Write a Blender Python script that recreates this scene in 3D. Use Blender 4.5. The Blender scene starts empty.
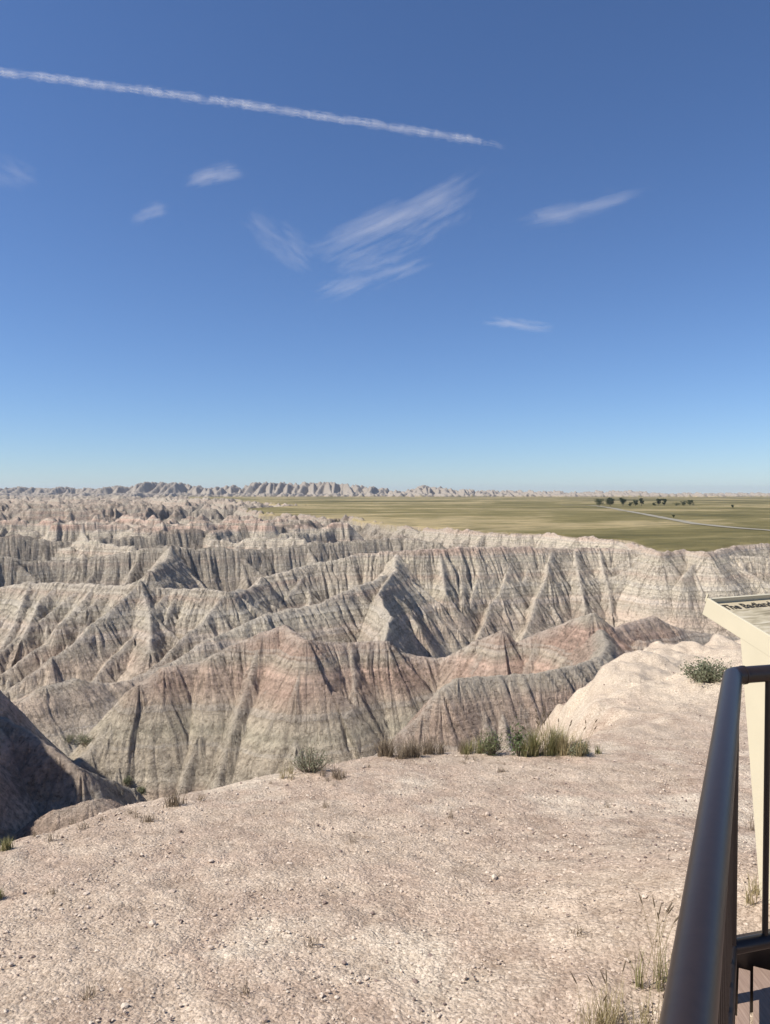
import bpy, math, random
import numpy as np
from mathutils import Vector, Matrix

random.seed(11)
rng = np.random.default_rng(7)
EYE = 1.65
F = 740.0
W, HH = 770, 1024
PITCH = math.atan(19 / F)
CP, SP = math.cos(PITCH), math.sin(PITCH)
scene = bpy.context.scene
COL = scene.collection


def P(px, py, y):
    """a point of the place seen at that pixel, y metres ahead (z relative to the eye)"""
    a = (px - W / 2) / F
    b = (HH / 2 - py) / F
    dy = CP + SP * b
    dz = -SP + CP * b
    s = y / dy
    return np.array([a * s, y, dz * s])


# ------------------------------------------------------------------ helpers
def link(o, parent=None):
    COL.objects.link(o)
    if parent is not None:
        o.parent = parent
    return o


def tag(o, label=None, cat=None, group=None, kind=None):
    if label: o['label'] = label
    if cat: o['category'] = cat
    if group: o['group'] = group
    if kind: o['kind'] = kind
    return o


def empty(name, loc=(0, 0, 0), rz=0.0):
    o = bpy.data.objects.new(name, None)
    o.empty_display_size = 0.1
    o.location = loc
    o.rotation_euler = (0, 0, rz)
    return link(o)


def mesh_np(name, verts, faces, mat, parent=None, smooth=True, attrs=None):
    """verts (n,3), faces (m,3|4) numpy -> one mesh object"""
    me = bpy.data.meshes.new(name)
    verts = np.asarray(verts, np.float32)
    faces = np.asarray(faces, np.int32)
    n = faces.shape[1]
    me.vertices.add(len(verts))
    me.vertices.foreach_set('co', verts.ravel())
    me.loops.add(faces.size)
    me.loops.foreach_set('vertex_index', faces.ravel())
    me.polygons.add(len(faces))
    me.polygons.foreach_set('loop_start', np.arange(len(faces), dtype=np.int32) * n)
    me.polygons.foreach_set('use_smooth', np.full(len(faces), smooth, bool))
    me.update(calc_edges=True)
    if attrs:
        for k, v in attrs.items():
            a = me.attributes.new(k, 'FLOAT', 'POINT')
            a.data.foreach_set('value', np.asarray(v, np.float32).ravel())
    if mat: me.materials.append(mat)
    o = bpy.data.objects.new(name, me)
    return link(o, parent)


class MB:
    """collects shapes; build() links them as one mesh object"""
    def __init__(s):
        s.v = []; s.f = []; s.sm = []

    def add(s, vs, fs, smooth=False):
        b = len(s.v)
        s.v += [tuple(map(float, v)) for v in vs]
        s.f += [tuple(i + b for i in f) for f in fs]
        s.sm += [smooth] * len(fs)

    def box(s, lo, hi, M=None):
        vs = [Vector((x, y, z)) for x in (lo[0], hi[0]) for y in (lo[1], hi[1]) for z in (lo[2], hi[2])]
        if M is not None: vs = [M @ v for v in vs]
        s.add(vs, [(0, 1, 3, 2), (4, 6, 7, 5), (0, 4, 5, 1), (2, 3, 7, 6), (0, 2, 6, 4), (1, 5, 7, 3)])

    def tube(s, pts, r, n=16, cap=True):
        pts = [Vector(p) for p in pts]
        rs = r if isinstance(r, (list, tuple)) else [r] * len(pts)
        rings = []
        up = None
        for i, p in enumerate(pts):
            t = (pts[min(i + 1, len(pts) - 1)] - pts[max(i - 1, 0)]).normalized()
            if up is None:
                up = Vector((0, 0, 1)) if abs(t.z) < .9 else Vector((1, 0, 0))
            a = t.cross(up).normalized(); b = a.cross(t).normalized(); up = b
            rings.append([p + (a * math.cos(q) + b * math.sin(q)) * rs[i]
                          for q in (2 * math.pi * k / n for k in range(n))])
        vs = [v for rg in rings for v in rg]
        fs = []
        for i in range(len(pts) - 1):
            for k in range(n):
                k2 = (k + 1) % n
                fs.append((i * n + k, i * n + k2, (i + 1) * n + k2, (i + 1) * n + k))
        s.add(vs, fs, True)
        if cap:
            s.add(rings[0], [tuple(range(n))[::-1]])
            s.add(rings[-1], [tuple(range(n))])

    def build(s, name, mat, parent=None, bevel=0):
        me = bpy.data.meshes.new(name)
        me.from_pydata(s.v, [], s.f)
        me.polygons.foreach_set('use_smooth', s.sm)
        me.materials.append(mat)
        me.update()
        o = bpy.data.objects.new(name, me)
        link(o, parent)
        if bevel:
            m = o.modifiers.new('bevel', 'BEVEL'); m.width = bevel; m.segments = 2; m.limit_method = 'ANGLE'
        return o


# value noise in numpy
_T = rng.random((256, 256)).astype(np.float32)


def vn(x, y, o=0):
    x = np.asarray(x, np.float32) + 37.3 * o + 1000; y = np.asarray(y, np.float32) + 91.7 * o + 1000
    xi = np.floor(x).astype(np.int32); yi = np.floor(y).astype(np.int32)
    fx = x - xi; fy = y - yi
    fx = fx * fx * (3 - 2 * fx); fy = fy * fy * (3 - 2 * fy)
    a = _T[xi & 255, yi & 255]; b = _T[(xi + 1) & 255, yi & 255]
    c = _T[xi & 255, (yi + 1) & 255]; d = _T[(xi + 1) & 255, (yi + 1) & 255]
    return (a + (b - a) * fx) * (1 - fy) + (c + (d - c) * fx) * fy - 0.5


def fbm(x, y, n=4, o=0):
    s = 0; a = 1.0
    for i in range(n):
        s = s + a * vn(x, y, o + i * 3); x = x * 2.03; y = y * 2.03; a *= .5
    return s


_R = rng.random(8192).astype(np.float32)


def n1(u, o=0):
    u = u + 3000.0 + o * 17.7
    i = np.floor(u).astype(np.int32); f = u - i
    f = f * f * (3 - 2 * f)
    return _R[i & 8191] * (1 - f) + _R[(i + 1) & 8191] * f


def sd_poly(x, y, poly):
    """signed distance to polygon, positive inside"""
    x = np.asarray(x, np.float32); y = np.asarray(y, np.float32)
    d = np.full(x.shape, 1e9, np.float32); ins = np.zeros(x.shape, bool)
    n = len(poly)
    for i in range(n):
        ax, ay = poly[i]; bx, by = poly[(i + 1) % n]
        ex, ey = bx - ax, by - ay
        t = np.clip(((x - ax) * ex + (y - ay) * ey) / (ex * ex + ey * ey), 0, 1)
        dd = (x - ax - t * ex) ** 2 + (y - ay - t * ey) ** 2
        d = np.minimum(d, dd)
        c = (ay > y) != (by > y)
        if ay != by:
            ins ^= c & (x < (bx - ax) * (y - ay) / (by - ay) + ax)
    d = np.sqrt(d)
    return np.where(ins, d, -d)


# ------------------------------------------------------------------ materials
def newmat(name):
    m = bpy.data.materials.new(name); m.use_nodes = True
    nt = m.node_tree; nt.nodes.clear()
    out = nt.nodes.new('ShaderNodeOutputMaterial')
    return m, nt, out


def N(nt, t, **kw):
    n = nt.nodes.new(t)
    for k, v in kw.items():
        if k.startswith('i_'):
            key = k[2:].replace('_', ' ')
            n.inputs[key].default_value = v
        else:
            setattr(n, k, v)
    return n


def ramp(nt, stops, interp='LINEAR'):
    r = nt.nodes.new('ShaderNodeValToRGB'); cr = r.color_ramp; cr.interpolation = interp
    while len(cr.elements) > 1: cr.elements.remove(cr.elements[-1])
    cr.elements[0].position = stops[0][0]; cr.elements[0].color = (*stops[0][1], 1)
    for p, c in stops[1:]:
        e = cr.elements.new(p); e.color = (*c, 1)
    return r


def noise(nt, vec, scale, detail=4, rough=.55, dist=0):
    n = N(nt, 'ShaderNodeTexNoise'); n.inputs['Scale'].default_value = scale
    n.inputs['Detail'].default_value = detail; n.inputs['Roughness'].default_value = rough
    n.inputs['Distortion'].default_value = dist
    if vec is not None: nt.links.new(vec, n.inputs['Vector'])
    return n


def mth(nt, op, a, b=None, c=None, clamp=False):
    n = N(nt, 'ShaderNodeMath', operation=op); n.use_clamp = clamp
    for i, v in enumerate((a, b, c)):
        if v is None: continue
        if isinstance(v, (int, float)): n.inputs[i].default_value = v
        else: nt.links.new(v, n.inputs[i])
    return n.outputs[0]


def mix(nt, fac, a, b, mode='MIX'):
    n = N(nt, 'ShaderNodeMix', data_type='RGBA', blend_type=mode)
    for s, v in ((n.inputs[0], fac), (n.inputs[6], a), (n.inputs[7], b)):
        if isinstance(v, (int, float)): s.default_value = v
        elif isinstance(v, tuple): s.default_value = (*v, 1) if len(v) == 3 else v
        else: nt.links.new(v, s)
    return n.outputs[2]


def maprange(nt, v, a, b, c=0.0, d=1.0):
    n = N(nt, 'ShaderNodeMapRange'); n.clamp = True
    nt.links.new(v, n.inputs[0])
    for i, q in enumerate((a, b, c, d)): n.inputs[i + 1].default_value = q
    return n.outputs[0]


def simple(name, col, rough=.6, var=.15, scale=20, bump=0.0, metallic=0, spec=.5, coat=0):
    m, nt, out = newmat(name)
    b = N(nt, 'ShaderNodeBsdfPrincipled')
    b.inputs['Roughness'].default_value = rough; b.inputs['Metallic'].default_value = metallic
    b.inputs['Specular IOR Level'].default_value = spec
    b.inputs['Coat Weight'].default_value = coat
    tc = N(nt, 'ShaderNodeTexCoord')
    n = noise(nt, tc.outputs['Object'], scale, 5)
    f = maprange(nt, n.outputs['Fac'], .3, .7)
    c = mix(nt, f, tuple(v * (1 - var) for v in col), tuple(min(1, v * (1 + var)) for v in col))
    nt.links.new(c, b.inputs['Base Color'])
    if bump:
        bp = N(nt, 'ShaderNodeBump'); bp.inputs['Strength'].default_value = bump; bp.inputs['Distance'].default_value = .002
        nt.links.new(n.outputs['Fac'], bp.inputs['Height']); nt.links.new(bp.outputs[0], b.inputs['Normal'])
    nt.links.new(b.outputs[0], out.inputs[0])
    return m


def mat_badlands():
    m, nt, out = newmat('banded_clay')
    L = nt.links
    b = N(nt, 'ShaderNodeBsdfPrincipled'); b.inputs['Roughness'].default_value = .95
    b.inputs['Specular IOR Level'].default_value = .1
    geo = N(nt, 'ShaderNodeNewGeometry'); pos = geo.outputs['Position']
    sep = N(nt, 'ShaderNodeSeparateXYZ'); L.new(pos, sep.inputs[0])
    wob = noise(nt, pos, .03, 3)
    wob2 = noise(nt, pos, .6, 4)
    dz = mth(nt, 'MULTIPLY_ADD', wob.outputs['Fac'], 2.2, -1.1)
    dz2 = mth(nt, 'MULTIPLY_ADD', wob2.outputs['Fac'], .5, -.25)
    z = mth(nt, 'ADD', mth(nt, 'ADD', sep.outputs['Z'], dz), dz2)
    # broad strata: z -36..0 of the place -> 0..1
    zf = maprange(nt, z, -34.0, 2.0)

    def q(zz): return (zz + 34.0) / 36.0
    cream = (.62, .545, .43); tan = (.57, .485, .37); grey = (.51, .445, .345); pink = (.58, .40, .305)
    grn = (.52, .465, .35); dk = (.43, .37, .285); ros = (.54, .42, .32)
    st = [(0, grey), (q(-29), ros), (q(-27), dk), (q(-25), ros), (q(-24.2), grey), (q(-22), grn), (q(-20.5), tan),
          (q(-19.6), ros), (q(-19), grey), (q(-17.3), tan), (q(-16.2), grn), (q(-15.2), tan), (q(-14.4), ros), (q(-13.4), pink), (q(-12.3), pink),
          (q(-11.6), tan), (q(-10.9), pink), (q(-9.4), pink), (q(-8.8), tan), (q(-7.8), cream), (q(-5), cream), (1, cream)]
    broad = ramp(nt, st)
    L.new(zf, broad.inputs[0])
    pv = noise(nt, pos, .07, 3, .6)
    bc = mix(nt, maprange(nt, pv.outputs['Fac'], .36, .64, .55, .0), broad.outputs[0], (.58, .505, .395))
    # thin beds
    thin = N(nt, 'ShaderNodeTexNoise', noise_dimensions='1D'); thin.inputs['Scale'].default_value = 1.5
    thin.inputs['Detail'].default_value = 5; thin.inputs['Roughness'].default_value = .7
    L.new(z, thin.inputs['W'])
    tm = maprange(nt, thin.outputs['Fac'], .34, .68, .76, 1.18)
    col = mix(nt, 1.0, bc, N(nt, 'ShaderNodeCombineXYZ').outputs[0], 'MULTIPLY')
    cx = nt.nodes[-1]
    # the combine node that was just made
    for nd in nt.nodes:
        if nd.bl_idname == 'ShaderNodeCombineXYZ':
            for i in range(3): L.new(tm, nd.inputs[i])
    # white ash beds
    ash = N(nt, 'ShaderNodeTexNoise', noise_dimensions='1D'); ash.inputs['Scale'].default_value = .55
    ash.inputs['Detail'].default_value = 3
    L.new(mth(nt, 'ADD', z, 50.0), ash.inputs['W'])
    am = maprange(nt, ash.outputs['Fac'], .60, .62)
    col = mix(nt, mth(nt, 'MULTIPLY', am, .42), col, (.62, .56, .47))
    # crumbly popcorn mottling and dark weathered patches with some shade painted in
    asc = N(nt, 'ShaderNodeAttribute', attribute_name='grain')
    pg = N(nt, 'ShaderNodeVectorMath', operation='DIVIDE'); L.new(pos, pg.inputs[0])
    cg = N(nt, 'ShaderNodeVectorMath', operation='SCALE'); cg.inputs[0].default_value = (1, 1, 1); L.new(asc.outputs['Fac'], cg.inputs['Scale']); L.new(cg.outputs[0], pg.inputs[1])
    mot = noise(nt, pg.outputs[0], 2.0, 8, .72)
    col = mix(nt, 1.0, col, ramp_out(nt, mot.outputs['Fac'], [(.34, (.42, .41, .40)), (.43, (.90, .89, .88)), (.55, (1.06, 1.06, 1.06)), (.7, (1.25, 1.25, 1.25))]), 'MULTIPLY')
    pat = noise(nt, pos, .12, 5, .6)
    pm = mth(nt, 'MULTIPLY', maprange(nt, pat.outputs['Fac'], .48, .62), maprange(nt, mot.outputs['Fac'], .58, .42))
    col = mix(nt, mth(nt, 'MULTIPLY', pm, .5), col, (.19, .16, .125))
    # rills that run down the slope: attribute rill is the distance along the crest
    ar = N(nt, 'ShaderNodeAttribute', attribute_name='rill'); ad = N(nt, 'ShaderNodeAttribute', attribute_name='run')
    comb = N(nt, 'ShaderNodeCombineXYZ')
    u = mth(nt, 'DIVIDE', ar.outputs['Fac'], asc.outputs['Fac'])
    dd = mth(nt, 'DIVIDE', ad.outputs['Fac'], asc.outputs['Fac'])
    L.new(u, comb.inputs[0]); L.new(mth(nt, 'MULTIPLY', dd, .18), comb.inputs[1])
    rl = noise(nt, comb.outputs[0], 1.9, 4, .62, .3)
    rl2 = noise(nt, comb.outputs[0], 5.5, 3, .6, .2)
    # slope and crest
    nz = N(nt, 'ShaderNodeSeparateXYZ'); L.new(geo.outputs['True Normal'], nz.inputs[0])
    flat = maprange(nt, nz.outputs['Z'], .78, .95)
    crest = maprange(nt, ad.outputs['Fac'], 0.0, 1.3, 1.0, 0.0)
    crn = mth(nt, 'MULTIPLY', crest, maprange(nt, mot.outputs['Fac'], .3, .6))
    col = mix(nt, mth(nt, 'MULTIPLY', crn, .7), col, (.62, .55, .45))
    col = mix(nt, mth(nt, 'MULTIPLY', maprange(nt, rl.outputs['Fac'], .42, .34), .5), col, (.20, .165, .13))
    col = mix(nt, mth(nt, 'MULTIPLY', maprange(nt, asc.outputs['Fac'], 4.9, 5.0), maprange(nt, sep.outputs['Z'], 5, 45, .35, .75)), col, (.26, .235, .20))
    farm = mth(nt, 'MULTIPLY', maprange(nt, asc.outputs['Fac'], 1.15, 1.6), maprange(nt, mot.outputs['Fac'], .70, .42, .3, .95))
    col = mix(nt, farm, col, (.25, .215, .17))
    # grass
    g = N(nt, 'ShaderNodeAttribute', attribute_name='grass')
    mp = N(nt, 'ShaderNodeMapping'); mp.inputs['Scale'].default_value = (.0028, .0042, .009); L.new(pos, mp.inputs[0])
    gn = noise(nt, mp.outputs[0], 1.0, 7, .68, .6)
    mp2 = N(nt, 'ShaderNodeMapping'); mp2.inputs['Scale'].default_value = (.05, .09, .09); L.new(pos, mp2.inputs[0])
    gn2 = noise(nt, mp2.outputs[0], 1.0, 5, .7)
    gr = ramp_out(nt, gn.outputs['Fac'], [(.36, (.095, .085, .038)), (.44, (.15, .13, .055)), (.5, (.20, .17, .078)), (.55, (.36, .29, .16)), (.63, (.13, .115, .052))])
    gr = mix(nt, 1.0, gr, ramp_out(nt, gn2.outputs['Fac'], [(.3, (.62, .66, .6)), (.7, (1.3, 1.25, 1.2))]), 'MULTIPLY')
    col = mix(nt, g.outputs['Fac'], col, gr)
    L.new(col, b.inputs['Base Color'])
    # bump
    gi = mth(nt, 'SUBTRACT', 1.0, g.outputs['Fac'])
    b1 = N(nt, 'ShaderNodeBump'); b1.inputs['Distance'].default_value = 1.0
    L.new(mth(nt, 'MULTIPLY', gi, .8), b1.inputs['Strength'])
    L.new(mth(nt, 'ADD', rl.outputs['Fac'], mth(nt, 'MULTIPLY', rl2.outputs['Fac'], .35)), b1.inputs['Height'])
    fine = noise(nt, pg.outputs[0], 2.4, 8, .74)
    b2 = N(nt, 'ShaderNodeBump'); b2.inputs['Distance'].default_value = .55; b2.inputs['Strength'].default_value = .9
    L.new(fine.outputs['Fac'], b2.inputs['Height']); L.new(b1.outputs[0], b2.inputs['Normal'])
    b3 = N(nt, 'ShaderNodeBump'); b3.inputs['Distance'].default_value = .25; b3.inputs['Strength'].default_value = .5
    L.new(thin.outputs['Fac'], b3.inputs['Height']); L.new(b2.outputs[0], b3.inputs['Normal'])
    L.new(b3.outputs[0], b.inputs['Normal'])
    L.new(b.outputs[0], out.inputs[0])
    return m


def ramp_out(nt, v, stops):
    r = ramp(nt, stops); nt.links.new(v, r.inputs[0]); return r.outputs[0]


# ------------------------------------------------------------------ the badlands
def rows_cols():
    r = [2.0]
    while r[-1] < 24: r.append(r[-1] + .6)
    while r[-1] < 100: r.append(r[-1] + .17)
    while r[-1] < 235: r.append(r[-1] + .34)
    while r[-1] < 2600: r.append(r[-1] * 1.0042)
    while r[-1] < 5000: r.append(r[-1] + 13)
    while r[-1] < 12000: r.append(r[-1] * 1.08)
    t = [-math.radians(30.5)]
    while t[-1] < math.radians(30.5): t.append(t[-1] + math.radians(.062))
    st = math.radians(.1); right = [t[-1]]
    while right[-1] < math.radians(179):
        right.append(right[-1] + st); st = min(st * 1.05, math.radians(4))
    right = [q for q in right[1:] if q < math.radians(179)]
    left = [-q for q in right][::-1]
    return np.array(r, np.float32), np.array(left + t + right, np.float32)


RR, TT = rows_cols()
GX = np.outer(RR, np.sin(TT)).astype(np.float32)
GY = np.outer(RR, np.cos(TT)).astype(np.float32)
Hh = np.full(GX.shape, -1e3, np.float32)
WARP = 1.1 * fbm(GX / 4.5, GY / 4.5, 3, 91)
U = np.zeros_like(Hh); D = np.full_like(Hh, 50.0); SC = np.ones_like(Hh)
FLOOR = -37.0
nseg = 0


def seg(a, b, u0, k=1.15, sc=1.0, rho=.5, floor=FLOOR, amp=.42):
    global nseg
    ax, ay, az = map(float, a); bx, by, bz = map(float, b)
    ex, ey = bx - ax, by - ay
    l2 = ex * ex + ey * ey
    if l2 < 1e-6: return
    l = math.sqrt(l2)
    rad = (max(az, bz) - floor) / k * 1.05 + 1
    rad = min(rad, 40 * sc + 10)
    t0 = max(0, min(1, -(ax * ex + ay * ey) / l2))
    dmin = math.hypot(ax + t0 * ex, ay + t0 * ey)
    if dmin < rad + 1: return
    dmax = max(math.hypot(ax, ay), math.hypot(bx, by)) + rad
    th = [math.atan2(ax, ay), math.atan2(bx, by)]
    if abs(th[0] - th[1]) > 3: return
    w = math.asin(min(1, rad / dmin))
    r0, r1 = np.searchsorted(RR, [dmin - rad, dmax]); c0, c1 = np.searchsorted(TT, [min(th) - w, max(th) + w])
    if r1 - r0 < 2 or c1 - c0 < 2: return
    x = GX[r0:r1, c0:c1]; y = GY[r0:r1, c0:c1]
    wx = x - ax; wy = y - ay
    tt = (wx * ex + wy * ey) / l2
    t = np.clip(tt, 0, 1)
    qx = wx - t * ex; qy = wy - t * ey
    d = np.sqrt(qx * qx + qy * qy)
    side = (wx * ey - wy * ex) > 0
    # fan the coordinate round the ends
    ov = (tt - t) * l
    fan = np.arctan2(ov, np.abs(wx * ey - wy * ex) / l) * (2.2 * sc)
    u = u0 + t * l + fan + np.where(side, 57.0 * sc, 0)
    uw = u / sc
    uq = uw + WARP[r0:r1, c0:c1] * min(1.0, 1.0 / sc ** .5)
    g = np.abs(n1(uq * .42 + .02 * d / sc) - .5) * 2      # 0 in gully bottoms
    g2 = np.abs(n1(uq * 1.25, 5) - .5) * 2
    A = amp * sc * np.minimum(d / (3.0 * sc), 1.6)
    zc = az + (bz - az) * t
    g3 = np.abs(n1(uq * 3.1 + .15 * d / sc, 9) - .5) * 2
    A3 = amp * sc * np.minimum(d / (.8 * sc), 1.0)
    h = zc - k * (np.sqrt(d * d + rho * rho) - rho) + A * (np.sqrt(g) - .6) * 2.3 + A3 * .95 * (np.sqrt(g2) - .6) + A3 * .35 * (np.sqrt(g3) - .6)
    H0 = Hh[r0:r1, c0:c1]
    m = h > H0
    H0[m] = h[m]
    U[r0:r1, c0:c1][m] = uw[m] * sc
    D[r0:r1, c0:c1][m] = d[m]
    SC[r0:r1, c0:c1][m] = sc
    nseg += 1


def poly_fine(pts, step, jz, jx=0.0):
    """subdivide a polyline and roughen its crest"""
    out = [np.array(pts[0], float)]
    for a, b in zip(pts[:-1], pts[1:]):
        a = np.array(a, float); b = np.array(b, float)
        n = max(1, int(round(math.hypot(*(b - a)[:2]) / step)))
        for i in range(1, n + 1):
            q = a + (b - a) * i / n
            if i < n:
                q = q + np.array([random.uniform(-jx, jx), random.uniform(-jx, jx), random.uniform(-jz, jz)])
            out.append(q)
    return out


def ridge(pts, sc=1.0, k=1.15, gap=6.0, ks=.72, lmax=30.0, floor=FLOOR, sides=(1, -1), jz=.5, l2=True, rho=.5, seglen=5.0,
          amp=.42, turn=.45):
    pts = poly_fine(pts, seglen * sc, jz * sc, .5 * sc)
    u = random.uniform(0, 900)
    for a, b in zip(pts[:-1], pts[1:]):
        seg(a, b, u, k, sc, rho * sc, floor, amp); u += math.hypot(*(b - a)[:2])
    # spurs
    for sd in sides:
        nxt = random.uniform(.2, 1) * gap * sc
        pos = 0
        for a, b in zip(pts[:-1], pts[1:]):
            ln = math.hypot(*(b - a)[:2])
            while nxt < pos + ln:
                t = (nxt - pos) / ln
                s = a + (b - a) * t
                dx, dy = (b - a)[:2] / ln
                ang = math.atan2(dx * sd, -dy * sd) + random.uniform(-turn, turn)
                spur(s, ang, sc, lmax * random.uniform(.45, 1.1) * sc, ks * random.uniform(.85, 1.15), floor, l2, amp)
                nxt += gap * sc * random.uniform(.55, 1.5)
            pos += ln


def spur(s, ang, sc, L, ks, floor, l2=True, amp=.42, z0=.35):
    pts = [np.array([s[0], s[1], s[2] - z0 * sc])]
    n = 4
    bend = random.uniform(-.22, .22)
    for i in range(n):
        st = L / n
        ang += bend + random.uniform(-.12, .12)
        kk = ks * (1.3, 1.05, .95, .8)[i]
        q = pts[-1] + np.array([math.cos(ang) * st, math.sin(ang) * st, -kk * st + random.uniform(-.25, .35) * sc])
        pts.append(q)
        if q[2] < floor: break
    u = random.uniform(0, 900)
    for a, b in zip(pts[:-1], pts[1:]):
        seg(a, b, u, 1.3, sc, .3 * sc, floor, amp * .8)
        u += math.hypot(*(b - a)[:2])
        if l2:
            aa = math.atan2(b[1] - a[1], b[0] - a[0])
            ln = math.hypot(*(b - a)[:2])
            for j in range(max(1, int(ln / (2.0 * sc)))):
                t = random.random(); c = a + (b - a) * t
                sd = random.choice((-1, 1))
                a2 = aa + sd * random.uniform(.5, 1.1)
                l = random.uniform(2.5, 7) * sc
                e = c + np.array([math.cos(a2) * l, math.sin(a2) * l, -.85 * l])
                c[2] -= .25 * sc
                seg(c, e, random.uniform(0, 900), 1.45, sc, .2 * sc, floor, amp * .6)


def SP_(start, pix, slope):
    """a spur that leaves start=(px,py,y) and falls at the given slope along those directions"""
    pts = [P(*start)]
    for (px, py) in pix:
        p0 = pts[-1]; best = None
        for y in np.linspace(p0[1], p0[1] * .55, 400):
            q = P(px, py, y)
            e = q[2] - (p0[2] - slope * math.hypot(q[0] - p0[0], q[1] - p0[1]))
            if best is None or abs(e) < best[0]: best = (abs(e), q)
            if e > 0: break
        pts.append(best[1])
    return pts


def PP(lst):
    return [P(*q) for q in lst]


def build_badlands():
    # A: the near ridge with the sharp apex
    A1 = PP([(40, 800, 48), (60, 783, 50), (90, 750, 53), (112, 722, 55), (140, 684, 57), (166, 667, 58.5), (200, 661, 60), (212, 655, 60),
             (234, 646, 61), (262, 633, 61.5), (285, 626, 62), (298, 636, 60), (306, 640, 59)])
    A2 = PP([(306, 640, 59), (320, 641, 60), (350, 643, 61.5), (385, 641, 62), (401, 652, 63), (437, 660, 64), (456, 652, 64),
             (480, 640, 63), (502, 631, 62), (508, 646, 62), (541, 632, 62), (575, 620, 61), (593, 613, 60), (614, 630, 61), (630, 623, 63),
             (653, 616, 65), (681, 629, 66), (733, 638, 67), (800, 645, 68), (880, 655, 70)])
    ridge(A1, sc=.8, gap=5.5, ks=.95, lmax=17, jz=.2, rho=.45, k=1.12, amp=.5)
    ridge(A2, sc=.8, gap=5.5, ks=.95, lmax=17, jz=.25, rho=.45, k=1.12, amp=.5)
    # D: knoll in front of the apex
    ridge(SP_((306, 640, 59), [(301, 665), (296, 690)], .9), sc=.5, gap=4, ks=1.0, lmax=4, jz=.05, k=1.3, amp=.4, rho=.3)
    ridge(SP_((296, 695, 56.2), [(291, 712), (296, 745), (303, 800)], .72), sc=.55, gap=3, ks=1.0, lmax=7, jz=.05, k=1.5, amp=.5, rho=.8)
    for q, w_ in ([(234, 646, 61), [(222, 680), (200, 735), (172, 810)]], [(262, 633, 61.5), [(250, 680), (232, 730), (212, 800)]],
                  [(166, 667, 58.5), [(140, 715), (118, 765), (100, 820)]], [(140, 684, 57), [(110, 735), (80, 780), (60, 820)]],
                  [(200, 661, 60), [(182, 700), (160, 750), (140, 810)]],
                  [(401, 652, 63), [(395, 700), (385, 760)]], [(350, 643, 61), [(355, 690), (352, 760)]],
                  [(502, 631, 62), [(482, 655), (462, 700)]], [(593, 613, 60), [(580, 640), (562, 680), (550, 720)]],
                  [(541, 632, 62), [(530, 660), (515, 690)]]):
        ridge(SP_(q, w_, .88), sc=.6, gap=4, ks=.95, lmax=6, jz=.25, k=1.25, amp=.55, rho=.3)
    # C: red banded spur just below the overlook
    ridge(PP([(300, 840, 33), (345, 785, 34.5), (380, 751, 36), (422, 714, 37.5), (440, 692, 38.3), (458, 678, 39), (500, 674, 40), (541, 671, 40.5),
              (575, 664, 42), (600, 655, 44)]), sc=.55, gap=4, ks=.95, lmax=9, jz=.2, k=1.25, amp=.7, rho=.25)
    ridge(PP([(600, 655, 44), (606, 645, 50), (600, 630, 56)]), sc=.55, gap=4, ks=.95, lmax=8, jz=.1, k=1.2, amp=.7, rho=.3)
    ridge(PP([(640, 641, 60), (690, 646, 59), (760, 655, 58), (860, 660, 56)]), sc=.55, gap=4, ks=.95, lmax=8, jz=.3, k=1.2, amp=.7, rho=.3)
    # L: shaded spur at the left edge, and the reddish knoll below it
    ridge([p - np.array([0, 0, .6]) for p in PP([(-120, 700, 40), (-40, 703, 41), (0, 706, 42), (30, 722, 41), (60, 742, 40), (80, 758, 39.5), (105, 790, 39)])], sc=.6, gap=5, ks=.8, lmax=12, jz=.25, k=1.25, amp=.7, rho=.3)
    ridge(PP([(20, 845, 33), (60, 812, 33.5), (90, 802, 34), (115, 812, 34.5)]), sc=.5, gap=5, ks=.9, lmax=4, jz=.1, k=.9, rho=2.0, amp=.25)
    # G: long diagonal ridge behind A
    ridge(PP([(397, 553, 190), (396, 570, 174), (380, 577, 165), (358, 585, 157), (322, 603, 148), (291, 608, 143), (260, 616, 138), (228, 631, 134),
              (203, 642, 130), (171, 662, 126), (130, 680, 121), (112, 684, 119)]), sc=1.1, gap=5, ks=.8, lmax=22, jz=.35, amp=.6, rho=.35)
    ridge(PP([(112, 684, 119), (75, 680, 114), (47, 687, 110), (20, 700, 107), (0, 720, 105)]), sc=.9, gap=5, ks=.7, lmax=14, jz=.1, k=.85, rho=2.5)
    # E: the pale fin that comes out of the far wall
    ridge([P(392, 573, 168)] + PP([(384, 584, 161), (378, 594, 154), (383, 604, 147), (392, 616, 139), (388, 628, 131), (384, 642, 124)]), sc=.9, gap=30, ks=.9, lmax=5, jz=.05, k=1.42, amp=.45, rho=.15)
    # K: the far wall and its fins
    K = PP([(311, 564, 185), (345, 557, 188), (363, 553, 190), (397, 551, 190), (422, 549, 190), (470, 546, 195), (520, 547, 200), (560, 549, 203), (600, 548, 208), (650, 551, 205),
            (700, 555, 200), (770, 558, 196), (860, 560, 190), (980, 562, 180), (1150, 565, 165)])
    ridge(K, sc=1.3, gap=7, ks=.85, lmax=20, jz=.15, k=1.2, amp=.8)
    for q, w_ in ([(440, 553, 190), [(443, 575), (446, 595)]], [(480, 551, 196), [(478, 580), (470, 610), (462, 650)]],
                  [(516, 549, 200), [(505, 580), (490, 605), (475, 645)]], [(552, 551, 201), [(548, 575), (536, 600), (522, 640)]],
                  [(575, 551, 203), [(580, 580), (586, 610)]], [(600, 550, 206), [(606, 580), (612, 610)]], [(628, 551, 206), [(632, 580), (640, 615)]],
                  [(660, 553, 203), [(664, 585), (672, 620)]], [(700, 557, 199), [(706, 582), (722, 615)]],
                  [(740, 559, 197), [(748, 590), (766, 620)]], [(536, 549, 201), [(528, 570), (518, 590)]]):
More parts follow.
